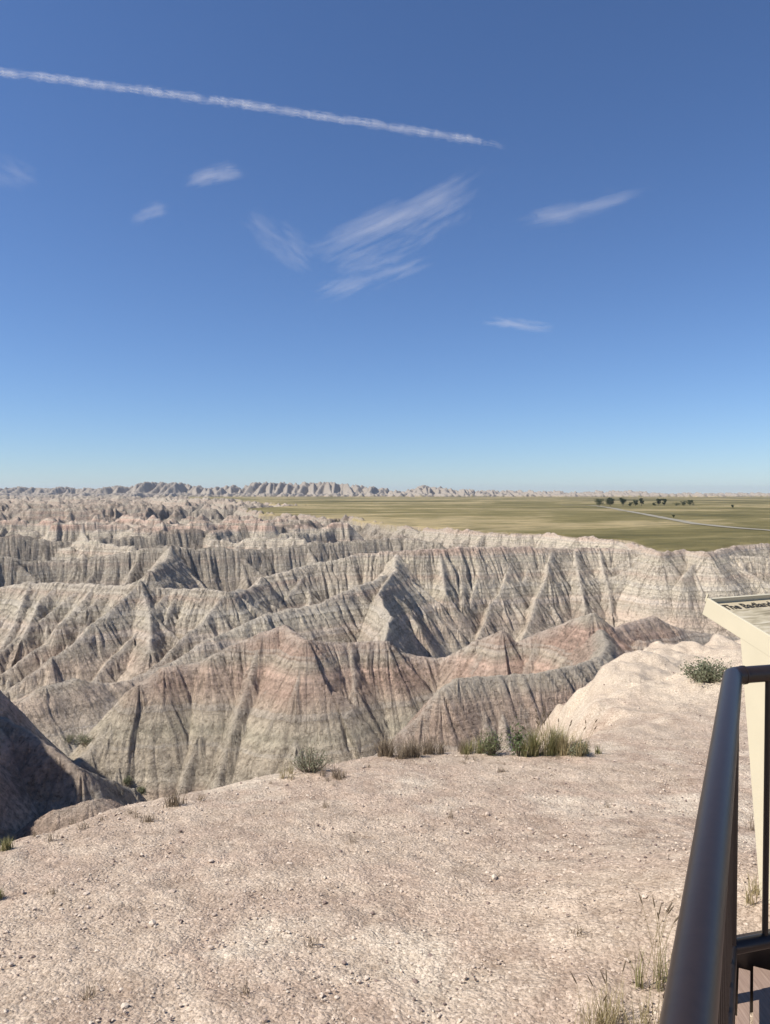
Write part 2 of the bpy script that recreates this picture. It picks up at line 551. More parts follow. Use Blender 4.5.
        ridge(SP_(q, w_, random.uniform(.52, .74)), sc=random.uniform(1.0, 1.3), gap=5, ks=1.0, lmax=9, jz=.5, k=1.3, amp=.8, rho=.2, turn=.6)
    # H: left ridge with its three long spurs
    ridge(PP([(-140, 590, 170), (-60, 585, 168), (0, 588, 165), (30, 582, 162), (60, 583, 160), (100, 584, 155), (125, 586, 152), (140, 581, 150), (150, 587, 151), (171, 588, 152),
              (208, 588, 150), (228, 592, 148), (245, 590, 160), (262, 577, 175), (290, 570, 180), (311, 564, 185)]), sc=1.2, gap=8, ks=.6, lmax=20, jz=.35, k=1.2, amp=.7)
    for q, w_ in ([(140, 582, 150), [(115, 607), (75, 643), (30, 675), (-10, 700)]], [(140, 584, 150), [(150, 610), (150, 650)]],
                  [(171, 588, 152), [(150, 618), (115, 655), (85, 690)]], [(228, 592, 148), [(205, 620), (170, 652), (140, 680)]],
                  [(60, 584, 160), [(40, 600), (22, 640)]], [(0, 588, 165), [(-15, 620), (-30, 650)]], [(30, 582, 162), [(20, 610), (0, 650)]],
                  [(95, 584, 156), [(85, 600), (60, 625)]], [(262, 577, 170), [(250, 600), (238, 625)]], [(311, 564, 185), [(300, 580), (285, 600)]]):
        ridge(SP_(q, w_, .5), sc=1.05, gap=6, ks=.9, lmax=10, jz=.4, k=1.12, amp=.65, rho=.25)
    ridge(PP([(-300, 600, 110), (-180, 640, 100), (-110, 670, 95)]), sc=1, gap=8, ks=.7, lmax=14)
    ridge([np.array(q) for q in ((-29.5, 10., 3.6), (-32.3, 22., 4.6), (-33.8, 35., 4.8), (-38., 47., 1.5), (-43., 58., -8.))], sc=.8, gap=5, ks=1.5, lmax=4, jz=.3, k=1.55, amp=.5, l2=False)  # unseen ridge past the left edge, added and raised to shade spur L
    # rows behind
    ridge(PP([(-80, 562, 205), (0, 556, 215), (50, 562, 222), (110, 556, 225), (140, 550, 228), (171, 545, 230), (200, 548, 235), (240, 548, 240), (300, 545, 250),
              (350, 540, 260), (400, 536, 268), (440, 541, 262)]), sc=1.5, gap=9, ks=.5, lmax=20, jz=.9, k=1.35, amp=.7, turn=.8)
    ridge(PP([(171, 546, 230), (165, 560, 212), (150, 572, 196)]), sc=1.4, gap=8, ks=.8, lmax=12)
    ridge(PP([(-60, 545, 255), (20, 537, 270), (60, 543, 275), (120, 535, 285), (190, 530, 300), (260, 527, 320), (320, 523, 340)]), sc=1.7, gap=9, ks=.5, lmax=20, jz=1.0, k=1.35, amp=.7, turn=.8)
    # far left: rows upon rows of ridges out to the horizon
    dist = 300.0
    while dist < 2700:
        sc = max(1.5, dist / 240.0)
        for j in range(3):
            px = -560 + random.uniform(0, 150)
            while px < 330:
                d0 = dist * random.uniform(.94, 1.07)
                top = random.uniform(-23, -12) if dist < 900 else random.uniform(-24, -8)
                n = random.randint(3, 5); pts = []
                x = (px - 385) / F * d0; y = d0
                ang = random.uniform(-.7, .7)
                for i in range(n):
                    pts.append(np.array([x, y, top + random.uniform(-1.5, 1.5)]))
                    ang += random.uniform(-.5, .5)
                    st = dist * random.uniform(.05, .09)
                    x += math.cos(ang) * st; y += math.sin(ang) * st
                if sd_pr(np.array([q[0] for q in pts]), np.array([q[1] for q in pts])).max() < 0:
                    ridge(pts, sc=sc * .8, gap=7, ks=.5, lmax=20, floor=-34, jz=.9, l2=dist < 900, k=1.35, amp=.7, turn=.8)
                px += (x - pts[0][0]) / dist * F * random.uniform(.7, 1.3) + 20
        dist *= 1.065
    # right of the frame, beyond what the photograph shows
    for q in range(26):
        d0 = random.uniform(70, 175); px = random.uniform(1050, 1800)
        a = P(px, 512, d0); a[2] = random.uniform(-19, -15)
        b = a + np.array([random.uniform(-30, 30), random.uniform(-30, 30), random.uniform(-3, 1)])
        ridge([a, b], sc=1.2, gap=9, l2=False)
    for q in range(22):
        d0 = random.uniform(50, 200); px = random.uniform(-1700, -900)
        a = P(px, 512, d0); a[2] = random.uniform(-22, -16)
        b = a + np.array([random.uniform(-30, 30), random.uniform(-30, 30), random.uniform(-3, 1)])
        ridge([a, b], sc=1.2, gap=9, l2=False)
    # far wall of pinnacles along the horizon: (px, py of the top)
    prof = [(-260, 486), (-120, 488), (0, 487), (20, 485), (36, 487), (52, 485), (90, 487), (110, 484), (130, 486), (140, 481), (160, 480), (172, 481), (190, 483),
            (200, 485), (215, 486), (232, 483), (240, 487), (252, 481), (262, 480), (300, 482), (320, 480), (345, 483), (372, 485), (395, 489),
            (412, 488), (424, 483), (440, 485), (455, 488), (466, 487), (480, 489), (510, 489), (560, 490), (590, 490), (620, 489), (640, 490),
            (660, 492), (670, 494), (685, 491), (700, 493), (720, 495), (735, 495), (760, 495), (790, 494), (850, 492), (950, 494)]
    for (p0, q0), (p1, q1) in zip(prof[:-1], prof[1:]):
        n = max(2, int((p1 - p0) / 2))
        for i in range(n):
            t = (i + random.uniform(-.3, .3)) / n
            px = p0 + (p1 - p0) * t; py = q0 + 1.0 + (q1 - q0) * t + random.uniform(-.8, 2.4)
            dm = 3550 + random.uniform(-120, 160)
            a = P(px, py, dm)
            top = a[2]
            base = -19
            L = max(35, (top - base) * 1.7)
            ang = -math.pi / 2 + random.uniform(-.35, .35)
            b = a + np.array([math.cos(ang) * L, math.sin(ang) * L, -(top - base) * .8])
            seg(a, b, random.uniform(0, 900), 1.5, 6, 2, -22, .9)
            a2 = a + np.array([random.uniform(-25, 25), 60, random.uniform(-6, 1)])
            seg(a, a2, random.uniform(0, 900), 1.5, 6, 2, -22, .9)
            # lower apron spur
            c = P(px + random.uniform(-3, 3), 493.5 + random.uniform(-1.5, 1), dm - 220)
            e = c + np.array([random.uniform(-30, 30), -110, -6])
            seg(c, e, random.uniform(0, 900), 1.1, 5, 2, -24, .9)
        a = P(p0, q0 + 3, 3700); b = P(p1, q1 + 3, 3700)
        seg(a, b, 0, 1.0, 12, 5, -22, .6)


# the prairie: a grass table cut off by a gullied rim
RIM = [(1500, 560, -15), (1150, 556, -15), (900, 549, -15), (800, 545, -15), (770, 543, -15), (735, 545, -15), (708, 552, -15), (685, 549, -15), (661, 551, -15), (640, 545, -15), (619, 539, -15),
       (580, 537, -15), (545, 533, -15), (500, 532, -15), (460, 530, -15), (422, 527, -15), (395, 524, -15), (370, 522, -15), (350, 517.5, -15), (330, 519, -15), (290, 516, -15),
       (262, 514, -15), (240, 509, -15), (300, 505.5, -15), (255, 503, -15), (235, 499.5, -15), (140, 498.2, -15)]


def rimpt(px, py):
    dz = -(py - 493.0) / F
    y = -15.0 / dz
    return ((px - 385) / F * y, y)


PRAIRIE = [rimpt(a, b) for a, b, c in RIM] + [(-1100, 3600), (-2500, 5200), (-2500, 11500), (9000, 11500), (9000, 300)]
PRAIRIE_IN = PRAIRIE


def sd_pr(x, y):
    return sd_poly(x, y, PRAIRIE)


# overlook table the deck stands on
EDGE = [(-40, -6), (-9, -2), (-4.6, 2.2), (-3.4, 4), (-2.75, 5.3), (-2.35, 6.1), (-1.68, 6.75), (-.85, 7.5), (.16, 8.1), (1.46, 8.25), (2.45, 8.8), (3.0, 9.8), (3.9, 13),
        (5.2, 16), (6.8, 18.2), (9, 19.5), (13, 18.5), (20, 14), (34, 8), (60, 2), (70, -40), (0, -70), (-60, -40)]


def ground_h(x, y):
    """overlook surface, relative to the eye"""
    x = np.asarray(x, np.float32); y = np.asarray(y, np.float32)
    yy = np.clip(y, -2, 30)
    g = -(1.55 + .157 * yy) - .02 * np.clip(-x, 0, 8)
    g = np.where(yy > 9, -(1.55 + .157 * 9) - .09 * (yy - 9), g)
    g = g + .36 * np.exp(-((x - 1.9) ** 2 + (y - 3.4) ** 2) / 1.1)
    wx = x + .8 * fbm(x * .5, y * .5, 3, 3); wy = y + .8 * fbm(x * .5, y * .5, 3, 9)
    m1 = np.exp(-(((wx - 7.2) / 2.9) ** 2 + ((wy - 15.8) / 2.6) ** 2) ** 1.3)
    m2 = np.exp(-(((wx - 4.4) / 1.5) ** 2 + ((wy - 12.6) / 2.4) ** 2) ** 1.2)
    m3 = np.exp(-(((wx - 5.2) / 1.0) ** 2 + ((wy - 11.3) / .8) ** 2))
    g = g + .12 * m1 + .10 * m2 + .15 * m3
    g = g + .05 * fbm(x * .6, y * .6, 4, 1)
    g = g + .48 * np.clip((y - 9) / 3, 0, 1) * (np.abs(fbm(x * .9, y * .9, 4, 61)) - .2)
    return g


def edge_sd(x, y):
    return sd_poly(x, y, EDGE) + .35 * fbm(np.asarray(x) * 1.1, np.asarray(y) * 1.1, 3, 20)


def make_terrain():
    global Hh
    build_badlands()
    # the prairie's own gullied rim
    rim = [np.array([x, y, -15.3]) for x, y in PRAIRIE[:len(RIM)]]
    for a, b in zip(rim[:-1], rim[1:]):
        dm = math.hypot(*((a + b) / 2)[:2]); sc = max(1.0, min(6, dm / 230))
        ridge([a, b], sc=sc, gap=6.5, ks=.5, lmax=22, jz=.1, floor=-34, l2=dm < 500, amp=.5)
    print('segments', nseg)
    dist = np.sqrt(GX ** 2 + GY ** 2)
    # valley floors
    fl = FLOOR + 3.0 * fbm(GX / 45, GY / 45, 3, 2) + .3 * fbm(GX / 3, GY / 3, 3, 5)
    fl = fl + np.clip((dist - 900) / 900, 0, 1) * 6
    fl = np.where(GY < 20, -26 + np.clip(20 - GY, 0, 60) * .2, fl)
    kk = 1.2
    Hm = np.maximum(Hh, fl - 8)
    # smooth max with the floor
    w = 1.2
    dd = Hm - fl
    H = fl + np.where(np.abs(dd) < w * 3, w * np.logaddexp(0, dd / w), np.maximum(dd, 0))
    floorm = np.clip(1 - dd / 1.5, 0, 1)
    # hard beds stand out as small ledges
    near = np.clip(dist / 60, .6, 1.3)
    H = H + .05 * near * (n1(H * 1.9) * 2 - 1 + .5 * n1(H * 5.3, 3)) * (1 - floorm)
    # rough clay
    H = H + .26 * fbm(GX / 2.0, GY / 2.0, 4, 4) * np.clip(dist / 90, .7, 3.0) + .09 * fbm(GX / .6, GY / .6, 3, 14)
    rg = np.clip((dist - 200) / 300, 0, 1)
    H = H + rg * (2.8 - 12.0 * np.abs(fbm(GX / 15, GY / 24, 4, 33))) + np.clip((dist - 3000) / 200, 0, 1) * (0 - 8 * np.abs(fbm(GX / 40, GY / 60, 3, 34)))
    # prairie
    sd = np.full(GX.shape, -1e3, np.float32)
    sel = (GY > 150) & (dist > 180)
    sd[sel] = sd_pr(GX[sel], GY[sel])
    sdn = sd + 13 * fbm(GX / 28, GY / 45, 5, 31) * np.clip(dist / 350, .4, 2)
    pr = -15.0 + 1.6 * fbm(GX / 260, GY / 400, 3, 40) + .35 * fbm(GX / 25, GY / 25, 3, 44)
    far = dist > 3000
    top = np.where(far, np.maximum(H, pr - 2), pr)
    e = np.clip(sdn / 3.0, 0, 1)
    Hp = np.where(sdn > 0, np.where(far, top, np.maximum(pr - (1 - e) * .6, np.where(sdn < 40, H - .4, pr))), H)
    grass = np.clip(sdn / 2.0 + .3, 0, 1) * (sdn > -1)
    wall = (far & (H > pr - .5))
    grass = np.where(wall, 0, grass)
    grass = np.where((~far) & (sdn > 0) & (Hp > pr + .25), grass * .35, grass)
    # scattered scrub on valley floors and grass on flats among the far ridges
    scrub = np.clip(floorm * np.clip(fbm(GX / 6, GY / 6, 4, 60) * 3 + .3, 0, 1), 0, 1) * .75
    flatfar = (dist > 260) & (dist < 700) & (fbm(GX / 50, GY / 50, 3, 70) > .12) & (D < 9)
    grass = np.maximum(grass, scrub)
    back = (GY < 60) & (np.abs(TT)[None, :] > math.radians(75))
    Hp = np.where(back, np.maximum(Hp, -16 + .03 * dist * 0 + 1.0 * fbm(GX / 40, GY / 40, 3, 80)), Hp)
    grass = np.where(back, 1, grass)
    # keep the canyon well below the overlook
    se = np.full(GX.shape, -1e3, np.float32)
    s2 = dist < 140
    se[s2] = sd_poly(GX[s2], GY[s2], EDGE)
    lim = -9.0 - .0 * se
    Hp = np.where(se > -1.5, np.minimum(Hp, -6.5), Hp)
    Z = Hp + EYE
    nr, nc = GX.shape
    verts = np.stack([GX, GY, Z], -1).reshape(-1, 3)
    i = np.arange(nr - 1)[:, None] * nc; j = np.arange(nc)[None, :]; j2 = (j + 1) % nc
    quads = np.stack([i + j, i + nc + j, i + nc + j2, i + j2], -1).reshape(-1, 4)[:, ::-1]
    o = mesh_np('badlands_terrain', verts, quads, mat_badlands(), attrs={
        'rill': U, 'run': D, 'grain': SC, 'grass': grass})
    tag(o, 'eroded banded clay badlands with gullied ridges and grassy prairie beyond', kind='structure')
    return Z, grass


TZ, TG = make_terrain()


def terrain_z(x, y):
    r = math.hypot(x, y); t = math.atan2(x, y)
    fi = np.interp(r, RR, np.arange(len(RR))); fj = np.interp(t, TT, np.arange(len(TT)))
    i, j = int(fi), int(fj); a, b = fi - i, fj - j
    return float(TZ[i, j] * (1 - a) * (1 - b) + TZ[i + 1, j] * a * (1 - b) + TZ[i, j + 1] * (1 - a) * b + TZ[i + 1, j + 1] * a * b)


# ------------------------------------------------------------------ overlook ground
def mat_ground():
    m, nt, out = newmat('crumbly_clay'); L = nt.links
    b = N(nt, 'ShaderNodeBsdfPrincipled'); b.inputs['Roughness'].default_value = .95; b.inputs['Specular IOR Level'].default_value = .1
    geo = N(nt, 'ShaderNodeNewGeometry'); pos = geo.outputs['Position']
    big = noise(nt, pos, .55, 4, .6)
    c = ramp_out(nt, big.outputs['Fac'], [(.32, (.42, .33, .25)), (.44, (.49, .40, .305)), (.52, (.43, .335, .255)), (.62, (.57, .485, .375)), (.7, (.49, .40, .305))])
    mid = noise(nt, pos, 3.2, 6, .7)
    c = mix(nt, 1.0, c, ramp_out(nt, mid.outputs['Fac'], [(.3, (.76, .73, .71)), (.5, (1, 1, 1)), (.68, (1.17, 1.17, 1.17))]), 'MULTIPLY')
    # paler knoll
    pale = N(nt, 'ShaderNodeAttribute', attribute_name='pale')
    c = mix(nt, mth(nt, 'MULTIPLY', pale.outputs['Fac'], .75), c, (.58, .495, .38))
    cl = N(nt, 'ShaderNodeTexVoronoi'); cl.inputs['Scale'].default_value = 62; cl.inputs['Randomness'].default_value = 1
    wv = noise(nt, pos, 14, 4, .6)
    wp = N(nt, 'ShaderNodeVectorMath', operation='MULTIPLY_ADD'); L.new(wv.outputs['Color'], wp.inputs[0]); wp.inputs[1].default_value = (.03, .03, .03); L.new(pos, wp.inputs[2])
    L.new(wp.outputs[0], cl.inputs['Vector'])
    cc = N(nt, 'ShaderNodeSeparateXYZ'); L.new(cl.outputs['Color'], cc.inputs[0])
    c = mix(nt, 1.0, c, ramp_out(nt, cc.outputs[0], [(0, (.74, .71, .69)), (.35, (.95, .94, .93)), (.8, (1.06, 1.05, 1.05)), (1, (1.25, 1.27, 1.28))]), 'MULTIPLY')
    fine = noise(nt, pos, 110, 5, .75)
    c = mix(nt, 1.0, c, ramp_out(nt, fine.outputs['Fac'], [(.32, (.5, .47, .45)), (.45, (.95, .94, .93)), (.7, (1.2, 1.2, 1.2))]), 'MULTIPLY')
    L.new(c, b.inputs['Base Color'])
    h = mth(nt, 'ADD', mth(nt, 'MULTIPLY', cl.outputs['Distance'], -.8), mth(nt, 'MULTIPLY', fine.outputs['Fac'], .55))
    h = mth(nt, 'ADD', h, mth(nt, 'MULTIPLY', cc.outputs[0], .5))
    bp = N(nt, 'ShaderNodeBump'); bp.inputs['Distance'].default_value = .010; bp.inputs['Strength'].default_value = .9
    L.new(h, bp.inputs['Height'])
    bp2 = N(nt, 'ShaderNodeBump'); bp2.inputs['Distance'].default_value = .05; bp2.inputs['Strength'].default_value = .8
    L.new(mid.outputs['Fac'], bp2.inputs['Height']); L.new(bp.outputs[0], bp2.inputs['Normal'])
    L.new(bp2.outputs[0], b.inputs['Normal'])
    L.new(b.outputs[0], out.inputs[0])
    return m


def surf_h(x, y):
    """overlook surface with its crumbling edge (relative to the eye)"""
    g = ground_h(x, y)
    s = edge_sd(x, y)
    w = .10
    drop = w * np.logaddexp(0, (-s) / w)
    rough = np.clip(-s, 0, 1)
    ly = -drop * 1.25
    g = g + ly + rough * .5 * fbm(x * 1.3, y * 1.3, 4, 50)
    return g, s


def make_ground():
    r = [.25]
    while r[-1] < 2.3: r.append(r[-1] + .08)
    while r[-1] < 24: r.append(r[-1] * 1.0058)
    while r[-1] < 95: r.append(r[-1] * 1.07)
    t = [-math.radians(33)]
    while t[-1] < math.radians(33): t.append(t[-1] + math.radians(.12))
    st = math.radians(.3); rt = [t[-1]]
    while rt[-1] < math.radians(179):
        rt.append(rt[-1] + st); st = min(st * 1.08, math.radians(4))
    rt = [q for q in rt[1:] if q < math.radians(179)]
    R_ = np.array(r); T_ = np.array([-q for q in rt][::-1] + t + rt)
    X = np.outer(R_, np.sin(T_)); Y = np.outer(R_, np.cos(T_))
    g, s = surf_h(X, Y)
    g = g + (.010 * fbm(X * 14, Y * 14, 4, 7) + .018 * fbm(X * 5, Y * 5, 3, 17)) * np.clip(s * 3 + 1.5, 0, 1)
    g = np.maximum(g, -60)
    m1 = np.exp(-(((X - 7.0) / 3.6) ** 2 + ((Y - 15) / 4.0) ** 2) ** 1.5)
    m2 = np.exp(-(((X - 4.4) / 1.8) ** 2 + ((Y - 12.3) / 3.0) ** 2))
    pale = np.clip(m1 + m2 + .6 * fbm(X * .8, Y * .8, 3, 77), 0, 1) * np.clip((Y - 7.5) / 3, 0, 1)
    nr, nc = X.shape
    V = np.stack([X, Y, g + EYE], -1).reshape(-1, 3)
    i = np.arange(nr - 1)[:, None] * nc; j = np.arange(nc)[None, :]; j2 = (j + 1) % nc
    Q = np.stack([i + j, i + nc + j, i + nc + j2, i + j2], -1).reshape(-1, 4)[:, ::-1]
    o = mesh_np('overlook_ground', V, Q, mat_ground(), attrs={'pale': pale})
    tag(o, 'bare crumbly tan clay ground of the overlook', kind='structure')


make_ground()


def gz(x, y):
    g, s = surf_h(np.array([x], float), np.array([y], float))
    return float(g[0]) + EYE


def gpt(px, py, add=0):
    """where the line of sight through that pixel meets the overlook ground"""
    ys = np.arange(2.0, 20, .02)
    p = P(px, py, 1.0)
    g, s_ = surf_h(ys * p[0], ys * p[1])
    k = np.nonzero(ys * p[2] < g)[0]
    if not len(k): return None
    k = k[0]
    return (float(ys[k] * p[0]), float(ys[k]), float(g[k]) + EYE)


ICO = None


def ico():
    import bmesh
    bm = bmesh.new(); bmesh.ops.create_icosphere(bm, subdivisions=1, radius=1)
    v = np.array([q.co[:] for q in bm.verts]); f = np.array([[l.index for l in q.verts] for q in bm.faces]); bm.free()
    return v, f


def make_gravel():
    v0, f0 = ico()
    n = 22000
    r = np.exp(rng.uniform(math.log(2.2), math.log(17), n)); t = rng.uniform(-math.radians(38), math.radians(38), n)
    x = r * np.sin(t); y = r * np.cos(t)
    g, s = surf_h(x, y)
    cl = fbm(x * 1.2, y * 1.2, 3, 90)
    keep = (s > -.3) & (rng.uniform(-.5, .7, n) < cl + .25)
    # nothing under the boards of the deck
    keep &= ~((x > -.1 + .5 * y) & (y < 2.7))
    x, y, g = x[keep], y[keep], g[keep]; n = len(x)
    sz = np.exp(rng.normal(math.log(.0038), .42, n)) * (1 + .06 * np.hypot(x, y))
    sz = np.minimum(sz, .03)
    S = np.stack([sz * rng.uniform(.7, 1.5, n), sz * rng.uniform(.7, 1.3, n), sz * rng.uniform(.45, .9, n)], -1)
    a = rng.uniform(0, 6.28, n)
    V = v0[None] * (1 + rng.uniform(-.22, .22, (n, 12, 1))) * S[:, None, :]
    ca, sa = np.cos(a)[:, None], np.sin(a)[:, None]
    vx = V[..., 0] * ca - V[..., 1] * sa; vy = V[..., 0] * sa + V[..., 1] * ca
    V = np.stack([vx + x[:, None], vy + y[:, None], V[..., 2] + (g + EYE + sz * .25)[:, None]], -1)
    Fc = f0[None] + (np.arange(n) * 12)[:, None, None]
    tone = np.repeat(rng.random(n), 12)
    m, nt, out = newmat('gravel_stone')
    b = N(nt, 'ShaderNodeBsdfPrincipled'); b.inputs['Roughness'].default_value = .9; b.inputs['Specular IOR Level'].default_value = .15
    at = N(nt, 'ShaderNodeAttribute', attribute_name='tone')
    c = ramp_out(nt, at.outputs['Fac'], [(0, (.15, .11, .095)), (.12, (.24, .18, .15)), (.3, (.46, .37, .29)), (.7, (.58, .48, .38)), (1, (.56, .48, .38))])
    nt.links.new(c, b.inputs['Base Color']); nt.links.new(b.outputs[0], out.inputs[0])
    o = mesh_np('gravel', V.reshape(-1, 3), Fc.reshape(-1, 3), m, smooth=False, attrs={'tone': tone})
    tag(o, 'small clay crumbs and pebbles strewn over the overlook', kind='stuff')


make_gravel()

# ------------------------------------------------------------------ railing and deck
M_RAIL = simple('dark_brown_powder_coat', (.024, .016, .012), rough=.38, var=.12, scale=60, bump=.05, spec=.5)
M_DECK, nt_, out_ = newmat('brown_composite_board')
_b = N(nt_, 'ShaderNodeBsdfPrincipled'); _b.inputs['Roughness'].default_value = .75
_tc = N(nt_, 'ShaderNodeTexCoord'); _mp = N(nt_, 'ShaderNodeMapping'); _mp.inputs['Scale'].default_value = (150, 6, 6)
nt_.links.new(_tc.outputs['Object'], _mp.inputs[0]); _n = noise(nt_, _mp.outputs[0], 1.0, 5, .65, .4)
nt_.links.new(ramp_out(nt_, _n.outputs['Fac'], [(.3, (.20, .135, .10)), (.6, (.29, .205, .155)), (.75, (.36, .27, .21))]), _b.inputs['Base Color'])
_bp = N(nt_, 'ShaderNodeBump'); _bp.inputs['Distance'].default_value = .001; nt_.links.new(_n.outputs['Fac'], _bp.inputs['Height']); nt_.links.new(_bp.outputs[0], _b.inputs['Normal'])
nt_.links.new(_b.outputs[0], out_.inputs[0])

CX, CY = 1.118, 2.365
UX, UY = .448, .894            # along the near rail, away from the camera
VX, VY = .966, .259            # along the far rail, to the right
ZT, ZB = EYE - .5875, EYE - 1.475


def make_rail():
    t = tag(empty('railing', (CX, CY, 0)), 'dark brown tubular metal handrail with pickets guarding the wooden deck', 'railing')
    R0 = .029

    def loc(x, y, z): return (x - CX, y - CY, z)
    near = (CX - UX * 4.2, CY - UY * 4.2)
    far = (CX + VX * 2.6, CY + VY * 2.6)
    mb = MB(); mb.tube([loc(near[0], near[1], ZT), loc(CX - UX * .03, CY - UY * .03, ZT)], R0, 28)
    mb.tube([loc(CX - UX * .032, CY - UY * .032, ZT), loc(CX - UX * .01, CY - UY * .01, ZT - .001), loc(CX + VX * .012, CY + VY * .012, ZT - .001), loc(CX + VX * .036, CY + VY * .036, ZT)], [R0, R0 * .99, R0 * .99, R0], 28)
    mb.build('handrail', M_RAIL, t)
    mb = MB(); mb.tube([loc(CX + VX * .036, CY + VY * .036, ZT), loc(far[0], far[1], ZT)], R0 * .93, 28)
    h2 = mb.build('handrail', M_RAIL, t)
    mb = MB(); mb.tube([loc(CX + VX * .036, CY + VY * .036, ZT), loc(CX + VX * .044, CY + VY * .044, ZT)], R0 * 1.04, 28)
    mb.build('joint_ring', M_RAIL, h2)
    for e0, e1, n_ in ((near, (CX, CY), 'near'), ((CX, CY), far, 'far')):
        mb = MB(); mb.tube([loc(*e0, ZB), loc(*e1, ZB)], R0 * .8, 22); mb.build('bottom_rail', M_RAIL, t)
    # corner post and pickets
    mb = MB(); mb.tube([loc(CX, CY, -.12), loc(CX, CY, ZT - .01)], .021, 20); mb.build('post', M_RAIL, t)
    mb = MB(); mb.tube([loc(CX - UX * 1.8, CY - UY * 1.8, -.12), loc(CX - UX * 1.8, CY - UY * 1.8, ZT - .01)], .021, 20); mb.build('post', M_RAIL, t)
    pk = MB(); pk.tube([(0, 0, ZB + .01), (0, 0, ZT - .012)], .0095, 12)
    first = None
    spots = [(CX - UX * d, CY - UY * d) for d in [.12 * k for k in range(1, 15)] + [1.8 + .12 * k for k in range(1, 19)]] + [(CX + VX * d, CY + VY * d) for d in [.138 + .125 * k for k in range(0, 19)]]
    for (x, y) in spots:
        if first is None: first = pk.build('picket', M_RAIL, t); o = first
        else:
            o = first.copy(); COL.objects.link(o); o.parent = t
        o.location = loc(x, y, 0)


make_rail()


def make_deck():
    t = tag(empty('deck', (CX, CY, 0)), 'brown composite board deck inside the dark railing', 'deck')
    nx, ny = UY, -UX      # to the right of the near rail
    # border boards along the two rails
    def strip(a, d, n, w0, w1, l0, l1, z0=-.028, z1=0.0):
        mb = MB()
        M_ = Matrix(((d[0], n[0], 0, 0), (d[1], n[1], 0, 0), (0, 0, 1, 0), (0, 0, 0, 1)))
        mb.box((l0, w0, z0), (l1, w1, z1))
        q = []
        for v in mb.v:
            p = M_ @ Vector(v); q.append((p.x, p.y, p.z))
        mb.v = q
        return mb
    strip(None, (UX, UY), (nx, ny), .026, .062, -4.2, .20).build('border_board', M_DECK, t, .002)
    wn = (VY, -VX)
    k = 0
    # field boards run along the near rail, butted near the corner
    for i in range(14):
        w0 = .071 + i * .146
        end = .06 + w0 * .55          # stops at the far rail
        end = -w0 * ((nx * wn[0] + ny * wn[1]) / (UX * wn[0] + UY * wn[1])) - .13
        mb = strip(None, (UX, UY), (nx, ny), w0, w0 + .14, -4.2, -.165)
        mb.build('board', M_DECK, t, .002)
        if end > -.15:
            pass
        mb = strip(None, (UX, UY), (nx, ny), w0, w0 + .14, -.157, end + .30); mb.build('board', M_DECK, t, .002)
    # fascia and joists
    f = MB(); v = strip(None, (UX, UY), (nx, ny), .02, .055, -4.2, -.02, -.24, -.03); v.build('fascia', M_DECK, t)
    strip(None, (UX, UY), (nx, ny), .06, 2.1, -4.2, -.25, -.24, -.05).build('joist_frame', simple('dark_timber', (.03, .024, .02), .8), t)
    strip(None, (VX, VY), wn, -.17, -.142, .13, 2.6, -.24, .09).build('edge_beam', M_RAIL, t)


make_deck()

# ------------------------------------------------------------------ exhibit sign
M_CREAM = simple('cream_painted_metal', (.58, .52, .37), rough=.45, var=.03, scale=8, bump=.02)


